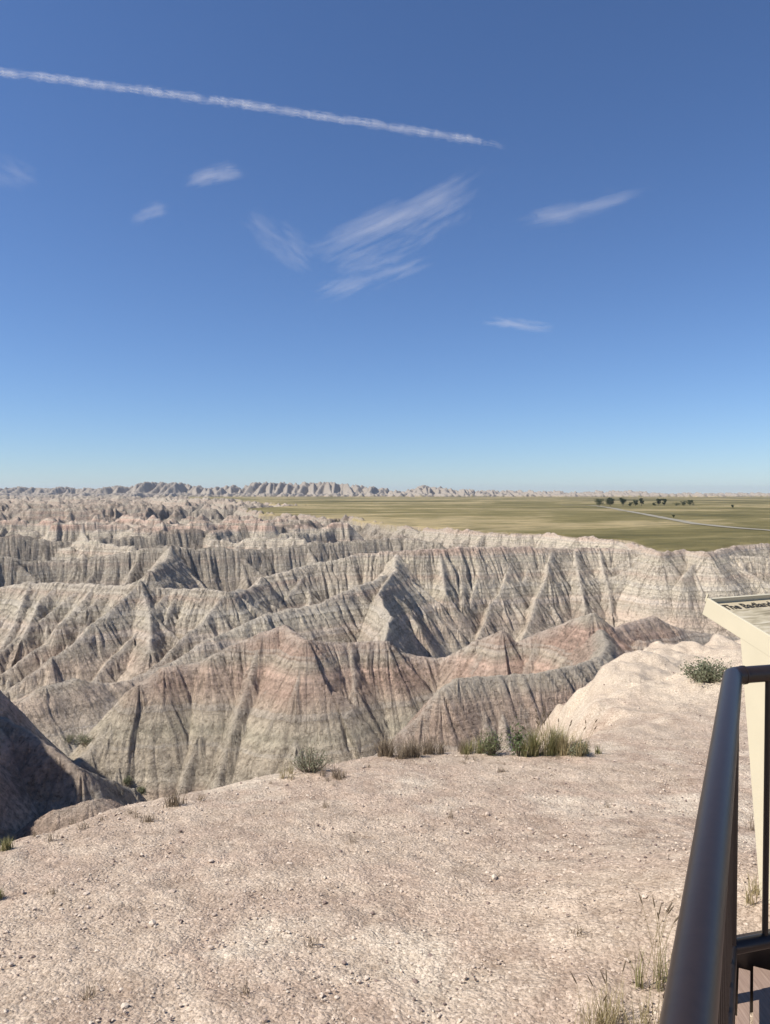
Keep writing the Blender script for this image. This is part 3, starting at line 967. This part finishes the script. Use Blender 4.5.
def make_sign():
    ux, uy = .92, .39      # across the panel
    dx, dy = .39, -.92     # towards the reader
    tl = P(707, 598, 3.42)
    tilt = math.radians(19)
    t = tag(empty('exhibit_sign', (float(tl[0]) + ux * .48 + dx * .3, float(tl[1]) + uy * .48 + dy * .3, -.3)),
            'cream low wayside exhibit sign with printed panel beyond the railing', 'sign')
    o0 = Vector(t.location)
    A = Vector((float(tl[0]), float(tl[1]), float(tl[2]) + EYE)) - o0
    U_ = Vector((ux, uy, 0)); D_ = Vector((dx * math.cos(tilt), dy * math.cos(tilt), -math.sin(tilt)))
    N_ = U_.cross(D_) * -1
    if N_.z < 0: N_ = -N_
    M = Matrix(((U_.x, D_.x, N_.x, A.x), (U_.y, D_.y, N_.y, A.y), (U_.z, D_.z, N_.z, A.z), (0, 0, 0, 1)))
    Wd, Dp, Th = .96, .64, .084
    f = MB()
    f.box((0, 0, -Th), (.012, Dp, 0), M); f.box((Wd - .012, 0, -Th), (Wd, Dp, 0), M)
    f.box((.0125, 0, -Th), (Wd - .0125, .012, 0), M); f.box((.0125, Dp - .012, -Th), (Wd - .0125, Dp, 0), M)
    fr = f.build('frame', M_CREAM, t, .0015)
    f = MB(); f.box((.0125, .0125, -Th + .002), (Wd - .0125, Dp - .0125, -.03), M); f.build('tray', M_CREAM, t)
    f = MB(); f.box((.002, -.010, -.02), (.010, -.002, .018), M); f.build('corner_pin', M_CREAM, fr)
    # printed panel: colours by position on the board
    m, nt, out = newmat('printed_panel')
    b = N(nt, 'ShaderNodeBsdfPrincipled'); b.inputs['Roughness'].default_value = .35
    at = N(nt, 'ShaderNodeAttribute', attribute_name='down'); at2 = N(nt, 'ShaderNodeAttribute', attribute_name='across')
    cb = N(nt, 'ShaderNodeCombineXYZ'); nt.links.new(mth(nt, 'MULTIPLY', at2.outputs['Fac'], 3.0), cb.inputs[0]); nt.links.new(mth(nt, 'MULTIPLY', at.outputs['Fac'], 16.0), cb.inputs[1])
    nn = noise(nt, cb.outputs[0], 2.2, 6, .6, .5)
    pic = ramp_out(nt, nn.outputs['Fac'], [(.3, (.22, .18, .10)), (.45, (.40, .34, .21)), (.55, (.52, .45, .30)), (.7, (.62, .56, .42))])
    top = mth(nt, 'LESS_THAN', at.outputs['Fac'], .125)
    c = mix(nt, top, pic, (.52, .44, .29))
    nt.links.new(c, b.inputs['Base Color']); nt.links.new(b.outputs[0], out.inputs[0])
    x0, x1, y0, y1 = .014, Wd - .014, .014, Dp - .014; zz = -.022
    vs = [M @ Vector(q) for q in ((x0, y0, zz), (x1, y0, zz), (x1, y1, zz), (x0, y1, zz), (x0, y0, zz - .006), (x1, y0, zz - .006), (x1, y1, zz - .006), (x0, y1, zz - .006))]
    pn = mesh_np('panel', np.array([v[:] for v in vs]), np.array([(0, 3, 2, 1), (4, 5, 6, 7), (0, 1, 5, 4), (1, 2, 6, 5), (2, 3, 7, 6), (3, 0, 4, 7)]), m, t, False,
                 {'down': [0, 0, 1, 1, 0, 0, 1, 1], 'across': [0, 1, 1, 0, 0, 1, 1, 0]})
    # title
    M_INK = simple('dark_ink', (.035, .03, .02), .5)
    cu = bpy.data.curves.new('title', 'FONT'); cu.body = 'The Badlands'; cu.size = .062; cu.extrude = .0006; cu.offset = .0012
    tmp = bpy.data.objects.new('title', cu); COL.objects.link(tmp)
    dg = bpy.context.evaluated_depsgraph_get(); me = bpy.data.meshes.new_from_object(tmp.evaluated_get(dg)); bpy.data.objects.remove(tmp)
    me.materials.clear(); me.materials.append(M_INK)
    X_ = U_; Y_ = -D_
    Mt = Matrix(((X_.x, Y_.x, N_.x, 0), (X_.y, Y_.y, N_.y, 0), (X_.z, Y_.z, N_.z, 0), (0, 0, 0, 1)))
    Mt.translation = M @ Vector((.045, .083, zz + .0015))
    me.transform(Mt)
    ti = bpy.data.objects.new('title', me); link(ti, pn)
    # two flat tapered legs in line with the sides of the frame
    Dh = Vector((dx, dy, 0)).normalized()

    def leg(u0, u1):
        def pt(u, t, z): return A + U_ * u + Dh * t + Vector((0, 0, z))
        zt = -.085
        gzz = -.38 - (A.z + o0.z)
        q = []
        for u in (u0, u1):
            q += [pt(u, .186, zt - .186 * math.tan(tilt)), pt(u, .52, zt - .52 * math.tan(tilt)), pt(u, .45, gzz), pt(u, .335, gzz)]
        f = MB(); f.add(q, [(0, 3, 2, 1), (4, 5, 6, 7), (0, 1, 5, 4), (1, 2, 6, 5), (2, 3, 7, 6), (3, 0, 4, 7)])
        f.build('leg', M_CREAM, t, .002)
    leg(.001, .06); leg(Wd - .06, Wd - .001)


make_sign()

# ------------------------------------------------------------------ plants
def leafmat(name, c1, c2, trans=.25):
    m, nt, out = newmat(name)
    b = N(nt, 'ShaderNodeBsdfPrincipled'); b.inputs['Roughness'].default_value = .7; b.inputs['Specular IOR Level'].default_value = .2
    at = N(nt, 'ShaderNodeAttribute', attribute_name='tone')
    c = mix(nt, at.outputs['Fac'], c1, c2)
    nt.links.new(c, b.inputs['Base Color'])
    tr = N(nt, 'ShaderNodeBsdfTranslucent'); nt.links.new(c, tr.inputs[0])
    ms = N(nt, 'ShaderNodeMixShader'); ms.inputs[0].default_value = trans
    nt.links.new(b.outputs[0], ms.inputs[1]); nt.links.new(tr.outputs[0], ms.inputs[2]); nt.links.new(ms.outputs[0], out.inputs[0])
    return m


M_SAGE = leafmat('sage_leaf', (.16, .17, .10), (.33, .34, .22))
M_GREEN = leafmat('green_leaf', (.11, .14, .055), (.26, .28, .14))
M_FORB = leafmat('forb_leaf', (.08, .115, .045), (.17, .20, .09))
M_DRY = leafmat('dry_grass', (.30, .24, .12), (.50, .43, .25))
M_MIXG = leafmat('yellow_green_grass', (.16, .17, .06), (.42, .37, .19))
M_DEAD = leafmat('dead_grass', (.17, .13, .085), (.36, .29, .20))
M_STEM = simple('woody_stem', (.14, .105, .07), .85)
M_TREE = leafmat('tree_leaf', (.022, .035, .014), (.06, .08, .03), .15)
M_BARK = simple('bark', (.09, .07, .05), .9)


def blades(n, h, spread, w, lean=.5, seed=0, clump=1):
    r = random.Random(seed)
    V = []; Fq = []; T = []
    cents = [(r.gauss(0, spread * .5), r.gauss(0, spread * .35)) for _ in range(clump)]
    for i in range(n):
        cx, cy = cents[i % clump]
        x = cx + r.gauss(0, spread * (.5 if clump == 1 else .16)); y = cy + r.gauss(0, spread * (.5 if clump == 1 else .16))
        a = r.uniform(0, 6.28); hh = h * r.uniform(.35, 1.1); ln = r.uniform(.05, lean) * hh
        a2 = r.uniform(0, 6.28); wx, wy = math.cos(a2) * w * .5, math.sin(a2) * w * .5
        tone = r.random(); b = len(V)
        for k in range(4):
            q = k / 3; px = x + math.cos(a) * ln * q * q; py = y + math.sin(a) * ln * q * q; pz = hh * q - ln * .25 * q * q - .01
            s = (1, .85, .6, .08)[k]
            V += [(px - wx * s, py - wy * s, pz), (px + wx * s, py + wy * s, pz)]; T += [tone, tone]
        for k in range(3): Fq.append((b + 2 * k, b + 2 * k + 1, b + 2 * k + 3, b + 2 * k + 2))
    return V, Fq, T


def tuft(loc, label, cat, n, h, spread, w, mat, seed, name='grass_tuft', group=None, lean=.5, clump=1, heads=0):
    t = tag(empty(name, loc), label, cat, group)
    V, Fq, T = blades(n, h, spread, w, lean, seed, clump)
    mesh_np('blades', V, Fq, mat, t, False, {'tone': T})
    r = random.Random(seed + 5)
    for i in range(heads):
        a = r.uniform(0, 6.28); x = r.gauss(0, spread * .5); y = r.gauss(0, spread * .5); hh = h * r.uniform(.85, 1.35); l = hh * r.uniform(.1, .35)
        top = Vector((x + math.cos(a) * l, y + math.sin(a) * l, hh))
        mb = MB(); mb.tube([(x, y, -.01), (x + math.cos(a) * l * .4, y + math.sin(a) * l * .4, hh * .55), top], [w * .35, w * .3, w * .25], 5)
        dr = Vector((math.cos(a) * .5, math.sin(a) * .5, .8)).normalized()
        s = mb.build('stalk', M_DRY, t)
        mb = MB(); mb.tube([top, top + dr * .012, top + dr * .03, top + dr * .048], [w * .3, w * 1.1, w * .9, w * .1], 6); mb.build('seed_head', M_DEAD, s)
    return t


def bush(loc, label, cat, size, hh, mat, seed, name='shrub', group=None, leaf=.012, nst=26, npl=46, up=.6, parts=True, barkm=None):
    r = random.Random(seed)
    t = tag(empty(name, loc), label, cat, group)
    mb = MB(); V = []; Fq = []; T = []
    for i in range(nst):
        a = r.uniform(0, 6.28); sp = size * r.uniform(.1, 1) ; h = hh * r.uniform(.55, 1.0) * (1 - .35 * (sp / size) ** 2)
        p0 = Vector((r.gauss(0, size * .12), r.gauss(0, size * .12), -.02)); p2 = Vector((math.cos(a) * sp, math.sin(a) * sp, h))
        p1 = p0.lerp(p2, .5) + Vector((math.cos(a) * sp * .12, math.sin(a) * sp * .12, -h * .05))
        mb.tube([p0, p1, p2], [leaf * .22, leaf * .16, leaf * .07], 4, False)
        tone0 = r.uniform(0, .6)
        for k in range(npl):
            q = r.uniform(.3, 1.02); c = (p0.lerp(p1, q * 2) if q < .5 else p1.lerp(p2, q * 2 - 1)) + Vector((r.gauss(0, 1), r.gauss(0, 1), r.gauss(0, 1))) * leaf * 1.1
            d = Vector((r.gauss(0, 1), r.gauss(0, 1), r.gauss(0, .7) + up * 1.5)).normalized(); s = d.cross(Vector((r.random(), r.random(), r.random()))).normalized()
            L = leaf * r.uniform(.7, 1.5); wd = leaf * .28; b = len(V)
            V += [(c - s * wd * .4)[:], (c + d * L * .5 - s * wd)[:], (c + d * L)[:], (c + d * L * .5 + s * wd)[:]]
            tn = min(1, tone0 + r.uniform(0, .4)); T += [tn] * 4; Fq.append((b, b + 1, b + 2, b + 3))
    mesh_np('foliage', V, Fq, mat, t, False, {'tone': T})
    mb.build('stems', barkm or M_STEM, t)
    return t


def at(px, py):
    g = gpt(px, py)
    if g is None: g = tuple(float(v) for v in P(px, py, 9)); g = (g[0], g[1], gz(g[0], g[1]))
    return g


bush(at(311, 772), 'dusty green low shrub at the drop edge below the knoll', 'shrub', .20, .25, M_SAGE, 1, leaf=.016, nst=46, npl=26)
bush(at(492, 755), 'bushy green shrub at the edge, left of the leafy forb', 'shrub', .16, .27, M_GREEN, 2, leaf=.018, nst=46, npl=24)
bush(at(518, 756), 'tall dark leafy forb standing between the green shrub and yellow grass', 'forb', .09, .34, M_FORB, 3, name='forb', leaf=.032, nst=9, npl=30)
bush(at(706, 682), 'dark green bush on the pale knoll behind the railing corner', 'bush', .40, .34, M_SAGE, 4, name='bush', leaf=.035, nst=60, npl=40)
bush(at(578, 755), 'grey-green low shrub at the right end of the yellow grass', 'shrub', .15, .13, M_SAGE, 5, leaf=.02, nst=22)
tuft(at(396, 757), 'brown dead grass clump at the edge, leftmost of the fringe', 'grass clump', 420, .24, .17, .006, M_DEAD, 6, clump=5, lean=.8)
tuft(at(432, 754), 'sparse brown grass clump right of the dead clump', 'grass clump', 260, .20, .16, .005, M_DEAD, 7, clump=4, lean=.7)
tuft(at(460, 754), 'thin grey dry grass left of the bushy green shrub', 'grass clump', 160, .16, .12, .005, M_DEAD, 8, clump=3)
tuft(at(545, 755), 'tall yellow-green grass clump right of the leafy forb', 'grass clump', 520, .33, .2, .006, M_MIXG, 9, clump=5, heads=10)
tuft(at(570, 754), 'straw yellow grass clump beside the grey-green shrub', 'grass clump', 420, .28, .2, .006, M_DRY, 10, clump=5, heads=8)
tuft(at(592, 753), 'short yellow grass at the right end of the fringe', 'grass clump', 160, .12, .12, .006, M_MIXG, 11, clump=3)
tuft(at(180, 806), 'small grey dead tuft on the left part of the rim', 'grass clump', 130, .13, .07, .005, M_DEAD, 12)
tuft(at(340, 779), 'tiny brown tuft right of the dusty shrub', 'grass clump', 70, .09, .06, .005, M_DEAD, 13)
tuft(at(143, 822), 'tiny dry tuft near the left rim', 'grass clump', 70, .08, .05, .004, M_DEAD, 14)
tuft(at(6, 850), 'yellowish tuft at the left edge of the ground', 'grass clump', 200, .10, .10, .004, M_MIXG, 15, clump=3)
tuft(at(2, 900), 'low yellow tuft at the left edge, below the other', 'grass clump', 140, .07, .07, .003, M_MIXG, 16, clump=3)
tuft(at(655, 985), 'tall green-stemmed grass with dark seed heads against the handrail', 'grass clump', 60, .20, .07, .003, M_MIXG, 17, clump=3, heads=9)
tuft(at(612, 1035), 'dry straw-coloured grass clump at the bottom beside the handrail', 'grass clump', 170, .17, .13, .0025, M_DRY, 18, clump=6, heads=6)
tuft(at(650, 1040), 'yellow-green grass clump at the bottom, half under the handrail', 'grass clump', 120, .18, .10, .0025, M_DRY, 19, clump=5, heads=5)
tuft(at(748, 830), 'thin dry stalks beside the sign pedestal', 'grass clump', 40, .2, .05, .003, M_DEAD, 20)
tuft(at(757, 900), 'leaf-littered dry tuft at the foot of the sign pedestal', 'grass clump', 80, .12, .1, .003, M_DRY, 21, clump=3)

def sprigs():
    r = random.Random(77); first = None
    spots = []
    for k in range(26):
        px = r.uniform(20, 590); edge = np.interp(px, [0, 100, 200, 300, 400, 600], [838, 812, 793, 775, 759, 752])
        spots.append((px, edge + abs(r.gauss(0, 9)) + 2))
    for k in range(10): spots.append((r.uniform(20, 640), r.uniform(800, 1000)))
    for k, (px, py) in enumerate(spots):
        p = at(px, py)
        if first is None:
            first = tuft(p, 'tiny dry sprig on the bare clay of the overlook', 'sprig', 26, .075, .035, .003, M_DEAD, 300, name='dry_sprig', group='tiny dry sprigs on the clay', lean=1.2)
            continue
        c = first.copy(); COL.objects.link(c); c.location = p; c.rotation_euler = (0, 0, r.uniform(0, 6.28)); q = r.uniform(.5, 1.5); c.scale = (q, q, q * r.uniform(.6, 1.1))
        for ch in first.children:
            d_ = ch.copy(); COL.objects.link(d_); d_.parent = c


tuft(at(414, 757), 'brown dead grass clump filling the gap right of the leftmost clump', 'grass clump', 240, .2, .15, .005, M_DEAD, 31, clump=4, lean=.9)
tuft(at(476, 754), 'dull yellow grass tucked against the left of the bushy green shrub', 'grass clump', 220, .2, .13, .005, M_MIXG, 32, clump=4, lean=.8)
tuft(at(531, 755), 'yellow-green grass tucked between the leafy forb and the tall clump', 'grass clump', 260, .25, .12, .005, M_MIXG, 33, clump=4, heads=3)
tuft(at(330, 776), 'straggly dead stems on the right of the dusty shrub', 'grass clump', 90, .16, .1, .004, M_DEAD, 34, clump=3, lean=1.0)
tuft(at(292, 777), 'straggly dead stems on the left of the dusty shrub', 'grass clump', 80, .15, .1, .004, M_DRY, 35, clump=3, lean=1.0)
sprigs()

# ------------------------------------------------------------------ prairie: trees and road
def on_prairie(px, base_py):
    y = 700.0
    for _ in range(8):
        p = P(px, base_py, y); z = terrain_z(float(p[0]), float(p[1])) - EYE
        y = max(100.0, y + (z - p[2]) / -((base_py - 493) / F)) if abs(z - p[2]) > .05 else y
    p = P(px, base_py, y)
    return (float(p[0]), float(p[1]), terrain_z(float(p[0]), float(p[1])))


def tree(px, py, hpx, wpx, seed, label, group='trees on the prairie'):
    loc = on_prairie(px, py); d = loc[1]
    h = hpx * d / F; w_ = wpx * d / F / 2
    r = random.Random(seed)
    t = tag(empty('prairie_tree', loc), label, 'tree', group)
    mb = MB(); mb.tube([(0, 0, -.5), (.1, 0, h * .3), (.2, .1, h * .75)], [h * .035, h * .025, h * .01], 8)
    for k in range(5):
        a = r.uniform(0, 6.28); z = h * r.uniform(.25, .6)
        mb.tube([(0.1, 0, z), (math.cos(a) * w_ * .6, math.sin(a) * w_ * .6, z + h * .2)], [h * .015, h * .005], 6)
    mb.build('trunk', M_BARK, t)
    V = []; Fq = []; T = []
    cl = [(r.gauss(0, w_ * .42), r.gauss(0, w_ * .42), h * r.uniform(.25, .9)) for _ in range(14)]
    for i in range(1500):
        c = Vector(cl[i % 14]) + Vector((r.gauss(0, 1), r.gauss(0, 1), r.gauss(0, .8))) * w_ * .2
        if c.z > h: c.z = h - (c.z - h)
        s1 = Vector((r.gauss(0, 1), r.gauss(0, 1), r.gauss(0, 1))).normalized() * h * .03; s2 = s1.cross(Vector((r.gauss(0, 1), r.gauss(0, 1), 1))).normalized() * h * .03
        b = len(V); V += [(c - s1)[:], (c - s2)[:], (c + s1)[:], (c + s2)[:]]; tn = r.random(); T += [tn] * 4; Fq.append((b, b + 1, b + 2, b + 3))
    mesh_np('crown', V, Fq, M_TREE, t, False, {'tone': T})


for k, (px, py, hp, wp, lb) in enumerate([
        (599, 506, 7.5, 9, 'dark bushy tree at the left end of the prairie grove'),
        (610, 506, 9.5, 10, 'tallest dark tree of the prairie grove, second from the left'),
        (623, 506, 8.5, 8, 'dark upright tree, third large one of the prairie grove'),
        (630, 506.5, 4.5, 4, 'small low tree right of the third large tree'),
        (635.5, 506, 6.5, 6, 'medium dark tree in the middle of the grove'),
        (641.5, 506, 8, 4, 'slim dark tree right of the middle of the grove'),
        (654, 506, 4, 4, 'faint small tree in the gap of the grove'),
        (658.5, 505.5, 7.5, 5, 'sparse tree, left one of the leaning pair'),
        (664.5, 505.5, 7, 5, 'sparse tree, right one of the leaning pair'),
        (677, 506, 3.5, 7, 'low rounded dark bush tree left of three at the right end'),
        (684, 506, 5, 6, 'rounded dark bush tree in the middle of three at the right end'),
        (690, 505.5, 6, 6, 'rightmost dark rounded tree of the grove')]):
    tree(px, py, hp, wp, 100 + k, lb)
tree(673.5, 518, 3.5, 2.5, 140, 'tiny lone dark bush beside the gravel road', None)
tree(732.5, 508, 4, 3, 141, 'lone faint bush on the open prairie right of the grove', None)


def make_road():
    pts = [(770 + 260, 560), (860, 540), (770, 532), (726, 528.5), (687, 523), (656, 517), (632, 512.5), (609, 508), (590, 506), (560, 505.3)]
    c = [np.array([(px - 385) / F * (15 / ((py - 493) / F)), 15 / ((py - 493) / F)]) for px, py in pts]
    c = poly2(c)
    V = []; Fq = []
    for i, p in enumerate(c):
        d = c[min(i + 1, len(c) - 1)] - c[max(i - 1, 0)]; d = d / np.hypot(*d); n = np.array([d[1], -d[0]])
        row = [p + n * w for w in (-2.9, -1.0, 1.0, 2.9)]
        zs = [terrain_z(float(q[0]), float(q[1])) for q in row]; z = max(zs)
        for q, zz in zip(row, zs): V.append((q[0], q[1], max(zz, z - .1) + .22))
    for i in range(len(c) - 1):
        for k in range(3): Fq.append((i * 4 + k, i * 4 + k + 1, i * 4 + k + 5, i * 4 + k + 4))
    o = mesh_np('road', V, Fq, simple('pale_gravel_road', (.25, .225, .165), .95, .1, .3))
    tag(o, 'pale gravel road crossing the prairie', kind='structure')


def poly2(c):
    out = []
    n = len(c)
    for i in range(n - 1):
        p0, p1, p2, p3 = c[max(i - 1, 0)], c[i], c[i + 1], c[min(i + 2, n - 1)]
        m = max(2, int(np.hypot(*(p2 - p1)) / 5))
        for k in range(m):
            t = k / m
            out.append(.5 * ((2 * p1) + (-p0 + p2) * t + (2 * p0 - 5 * p1 + 4 * p2 - p3) * t * t + (-p0 + 3 * p1 - 3 * p2 + p3) * t ** 3))
    out.append(c[-1])
    return out


make_road()


def scrub(px, py, d0, d1, size, h, seed, label, name='canyon_bush'):
    # first terrain point along that direction
    y = d0; best = None
    while y < d1:
        p = P(px, py, y)
        if p[2] + EYE <= terrain_z(float(p[0]), float(p[1])): best = p; break
        y += .25
    if best is None: return
    t = bush((float(best[0]), float(best[1]), terrain_z(float(best[0]), float(best[1])) - .12), label, 'bush', size, h, M_SAGE, seed, name=name, leaf=.09, nst=40, npl=34)


scrub(68, 742, 32, 110, 1.6, 1.2, 201, 'green bush in the gully left of the pale near ridge')
scrub(86, 745, 32, 110, 1.2, .9, 202, 'smaller green bush right of the gully bush')
scrub(127, 786, 32, 90, .3, .28, 203, 'small dark shrub low on the pale near ridge, left one')
scrub(141, 792, 32, 90, .26, .25, 204, 'small dark shrub low on the pale near ridge, right one')

# ------------------------------------------------------------------ clouds
def cloud(name, label, cat, a, b, hw, alt, dens, fib=(3, 14), layers=2, curve=0.0, thr=.45, comb=0.0, ends=(.4, .4), group=None, seed=0.0, sharp=.22, gain=1.7):
    m, nt, out = newmat(name + '_ice'); L = nt.links
    s = N(nt, 'ShaderNodeAttribute', attribute_name='along').outputs['Fac']; t = N(nt, 'ShaderNodeAttribute', attribute_name='across').outputs['Fac']
    cb = N(nt, 'ShaderNodeCombineXYZ')
    L.new(mth(nt, 'MULTIPLY_ADD', s, fib[0], seed), cb.inputs[0])
    L.new(mth(nt, 'MULTIPLY_ADD', t, fib[1], mth(nt, 'MULTIPLY', s, comb)), cb.inputs[1])
    nn = noise(nt, cb.outputs[0], 1.0, 9, .68, 1.3)
    cb2 = N(nt, 'ShaderNodeCombineXYZ'); L.new(mth(nt, 'MULTIPLY_ADD', s, fib[0] * .35, seed + 9), cb2.inputs[0]); L.new(mth(nt, 'MULTIPLY', t, 1.3), cb2.inputs[1])
    n2 = noise(nt, cb2.outputs[0], 1.6, 4, .6)
    f1 = N(nt, 'ShaderNodeMapRange'); f1.interpolation_type = 'SMOOTHSTEP'; L.new(s, f1.inputs[0]); f1.inputs[1].default_value = 0; f1.inputs[2].default_value = ends[0]
    f2 = N(nt, 'ShaderNodeMapRange'); f2.interpolation_type = 'SMOOTHSTEP'; L.new(s, f2.inputs[0]); f2.inputs[1].default_value = 1; f2.inputs[2].default_value = 1 - ends[1]
    at_ = mth(nt, 'ABSOLUTE', t)
    f3 = N(nt, 'ShaderNodeMapRange'); f3.interpolation_type = 'SMOOTHSTEP'; L.new(at_, f3.inputs[0]); f3.inputs[1].default_value = 1; f3.inputs[2].default_value = .1
    env = mth(nt, 'MULTIPLY', mth(nt, 'MULTIPLY', f1.outputs[0], f2.outputs[0]), f3.outputs[0])
    v = mth(nt, 'MULTIPLY_ADD', mth(nt, 'ADD', mth(nt, 'MULTIPLY', nn.outputs['Fac'], .55), mth(nt, 'MULTIPLY', n2.outputs['Fac'], .45)), gain, .40 - gain * .5)
    v = mth(nt, 'ADD', v, mth(nt, 'MULTIPLY_ADD', env, .5, -.42))
    al = maprange(nt, v, thr - .12, thr + sharp, 0, dens)
    al = mth(nt, 'MULTIPLY', al, mth(nt, 'POWER', env, .9))
    df = N(nt, 'ShaderNodeBsdfDiffuse'); df.inputs[0].default_value = (.9, .9, .92, 1)
    tr = N(nt, 'ShaderNodeBsdfTranslucent'); tr.inputs[0].default_value = (.9, .9, .92, 1)
    ms = N(nt, 'ShaderNodeMixShader'); ms.inputs[0].default_value = .5; L.new(df.outputs[0], ms.inputs[1]); L.new(tr.outputs[0], ms.inputs[2])
    tp = N(nt, 'ShaderNodeBsdfTransparent'); m2 = N(nt, 'ShaderNodeMixShader'); L.new(al, m2.inputs[0]); L.new(tp.outputs[0], m2.inputs[1]); L.new(ms.outputs[0], m2.inputs[2])
    L.new(m2.outputs[0], out.inputs[0])

    def sky(px, py, z):
        p = P(px, py, 1000.0); k = z / p[2]; return Vector((float(p[0] * k), float(p[1] * k), z))
    nS, nT = 48, 6
    V = []; Fq = []; S = []; Tt = []
    A = Vector(a); B = Vector(b); dr = (B - A).normalized(); nr_ = Vector((-dr.y, dr.x))
    # its real lie on the high sheet, from its two ends and its breadth
    for k in range(layers):
        z = alt + (k - (layers - 1) / 2) * 60
        base = len(V)
        for i in range(nS + 1):
            q = i / nS; c = A.lerp(B, q) + nr_ * (curve * 4 * q * (1 - q))
            for j in range(nT + 1):
                tt = j / nT * 2 - 1; w_ = c + nr_ * hw * tt
                p = sky(w_.x, w_.y, alt); V.append((p.x, p.y, z)); S.append(q); Tt.append(tt)
        for i in range(nS):
            for j in range(nT):
                o = base + i * (nT + 1) + j; Fq.append((o, o + 1, o + nT + 2, o + nT + 1))
    ob = mesh_np(name, V, Fq, m, None, True, {'along': S, 'across': Tt})
    tag(ob, label, cat, group)


cloud('contrail', 'long white aircraft contrail sloping down across the upper sky', 'contrail', (-70, 64), (545, 153), 8, 8500, .36, fib=(60, 1.6), thr=.40, layers=2, ends=(.02, .14), sharp=.3, curve=-5, gain=1.7)
CG = 'wispy cirrus clouds'
cloud('cirrus_cloud', 'largest feathery cirrus streak fanning out below the contrail', 'cloud', (235, 284), (560, 144), 56, 8000, .22, fib=(5, 8), thr=.46, group=CG, seed=3.1, comb=3, curve=12, sharp=.36)
cloud('cirrus_cloud', 'faint cirrus streak just under the largest feathery one', 'cloud', (260, 312), (480, 240), 36, 8050, .19, fib=(5, 7), thr=.47, group=CG, seed=7.7, sharp=.36, comb=2)
cloud('cirrus_cloud', 'ragged faint cirrus patch left of the largest feathery streak', 'cloud', (220, 196), (340, 280), 44, 8100, .12, fib=(4, 6), thr=.46, group=CG, seed=12.3, sharp=.34)
cloud('cirrus_cloud', 'long thin cirrus streak right of the largest one', 'cloud', (470, 232), (700, 172), 20, 8000, .19, fib=(4, 5), thr=.42, group=CG, seed=20.2, sharp=.34, curve=5)
cloud('cirrus_cloud', 'small bright cirrus puff below the left part of the contrail', 'cloud', (160, 188), (268, 164), 20, 8000, .25, fib=(3, 4), thr=.42, group=CG, seed=31.4, sharp=.34)
cloud('cirrus_cloud', 'tiny cirrus fleck left of and below the small bright puff', 'cloud', (112, 224), (188, 200), 19, 8000, .17, fib=(3, 4), thr=.44, group=CG, seed=41.8, sharp=.34)
cloud('cirrus_cloud', 'small thin cirrus streak lowest in the sky', 'cloud', (455, 316), (580, 332), 12, 8000, .24, fib=(4, 3), thr=.42, group=CG, seed=55.8, sharp=.34)
cloud('cirrus_cloud', 'faint cirrus patch at the left edge of the sky', 'cloud', (-70, 135), (75, 205), 34, 8000, .11, fib=(4, 5), thr=.46, group=CG, seed=61.8, sharp=.34)

# ------------------------------------------------------------------ haze
def make_haze():
    m, nt, out = newmat('haze_air')
    v = N(nt, 'ShaderNodeVolumePrincipled'); v.inputs['Color'].default_value = (.78, .86, 1, 1); v.inputs['Density'].default_value = HAZE; v.inputs['Anisotropy'].default_value = .2
    nt.links.new(v.outputs[0], out.inputs['Volume'])
    mb = MB(); mb.box((-12500, -12500, -40), (12500, 12500, 95))
    o = mb.build('haze', m); tag(o, 'thin bluish air over the far badlands', kind='stuff')


HAZE = 5e-5
if HAZE: make_haze()

# ------------------------------------------------------------------ camera and light
cam = bpy.data.cameras.new('camera'); co = bpy.data.objects.new('camera', cam); COL.objects.link(co)
co.location = (0, 0, EYE); co.rotation_euler = (math.pi / 2 - PITCH, 0, 0)
cam.sensor_fit = 'VERTICAL'; cam.sensor_height = 24; cam.lens = 24 * F / HH; cam.clip_start = .05; cam.clip_end = 60000
scene.camera = co
SUN_AZ = -104.0; SUN_EL = 49.0
w = bpy.data.worlds.new('World'); scene.world = w; w.use_nodes = True
nt = w.node_tree; bg = nt.nodes['Background']; sky = nt.nodes.new('ShaderNodeTexSky'); sky.sky_type = 'NISHITA'; sky.sun_disc = False
sky.sun_elevation = math.radians(SUN_EL); sky.sun_rotation = math.radians(SUN_AZ); sky.altitude = 1500
sky.air_density = 1.1; sky.dust_density = .15; sky.ozone_density = 3.0
nt.links.new(mix(nt, 1.0, sky.outputs[0], (.76, .91, 1.16), 'MULTIPLY'), bg.inputs[0]); bg.inputs[1].default_value = .075
sl = bpy.data.lights.new('sun', 'SUN'); sl.energy = 4.8; sl.angle = math.radians(.53); sl.color = (1, .94, .865)
so = bpy.data.objects.new('sun', sl); COL.objects.link(so)
az, el = math.radians(SUN_AZ), math.radians(SUN_EL)
d = Vector((math.sin(az) * math.cos(el), math.cos(az) * math.cos(el), math.sin(el)))
so.rotation_euler = d.to_track_quat('Z', 'Y').to_euler()
scene.view_settings.view_transform = 'Standard'; scene.view_settings.look = 'None'
scene.view_settings.gamma = 1; scene.view_settings.exposure = .48
scene.cycles.volume_bounces = 0; scene.cycles.transparent_max_bounces = 16
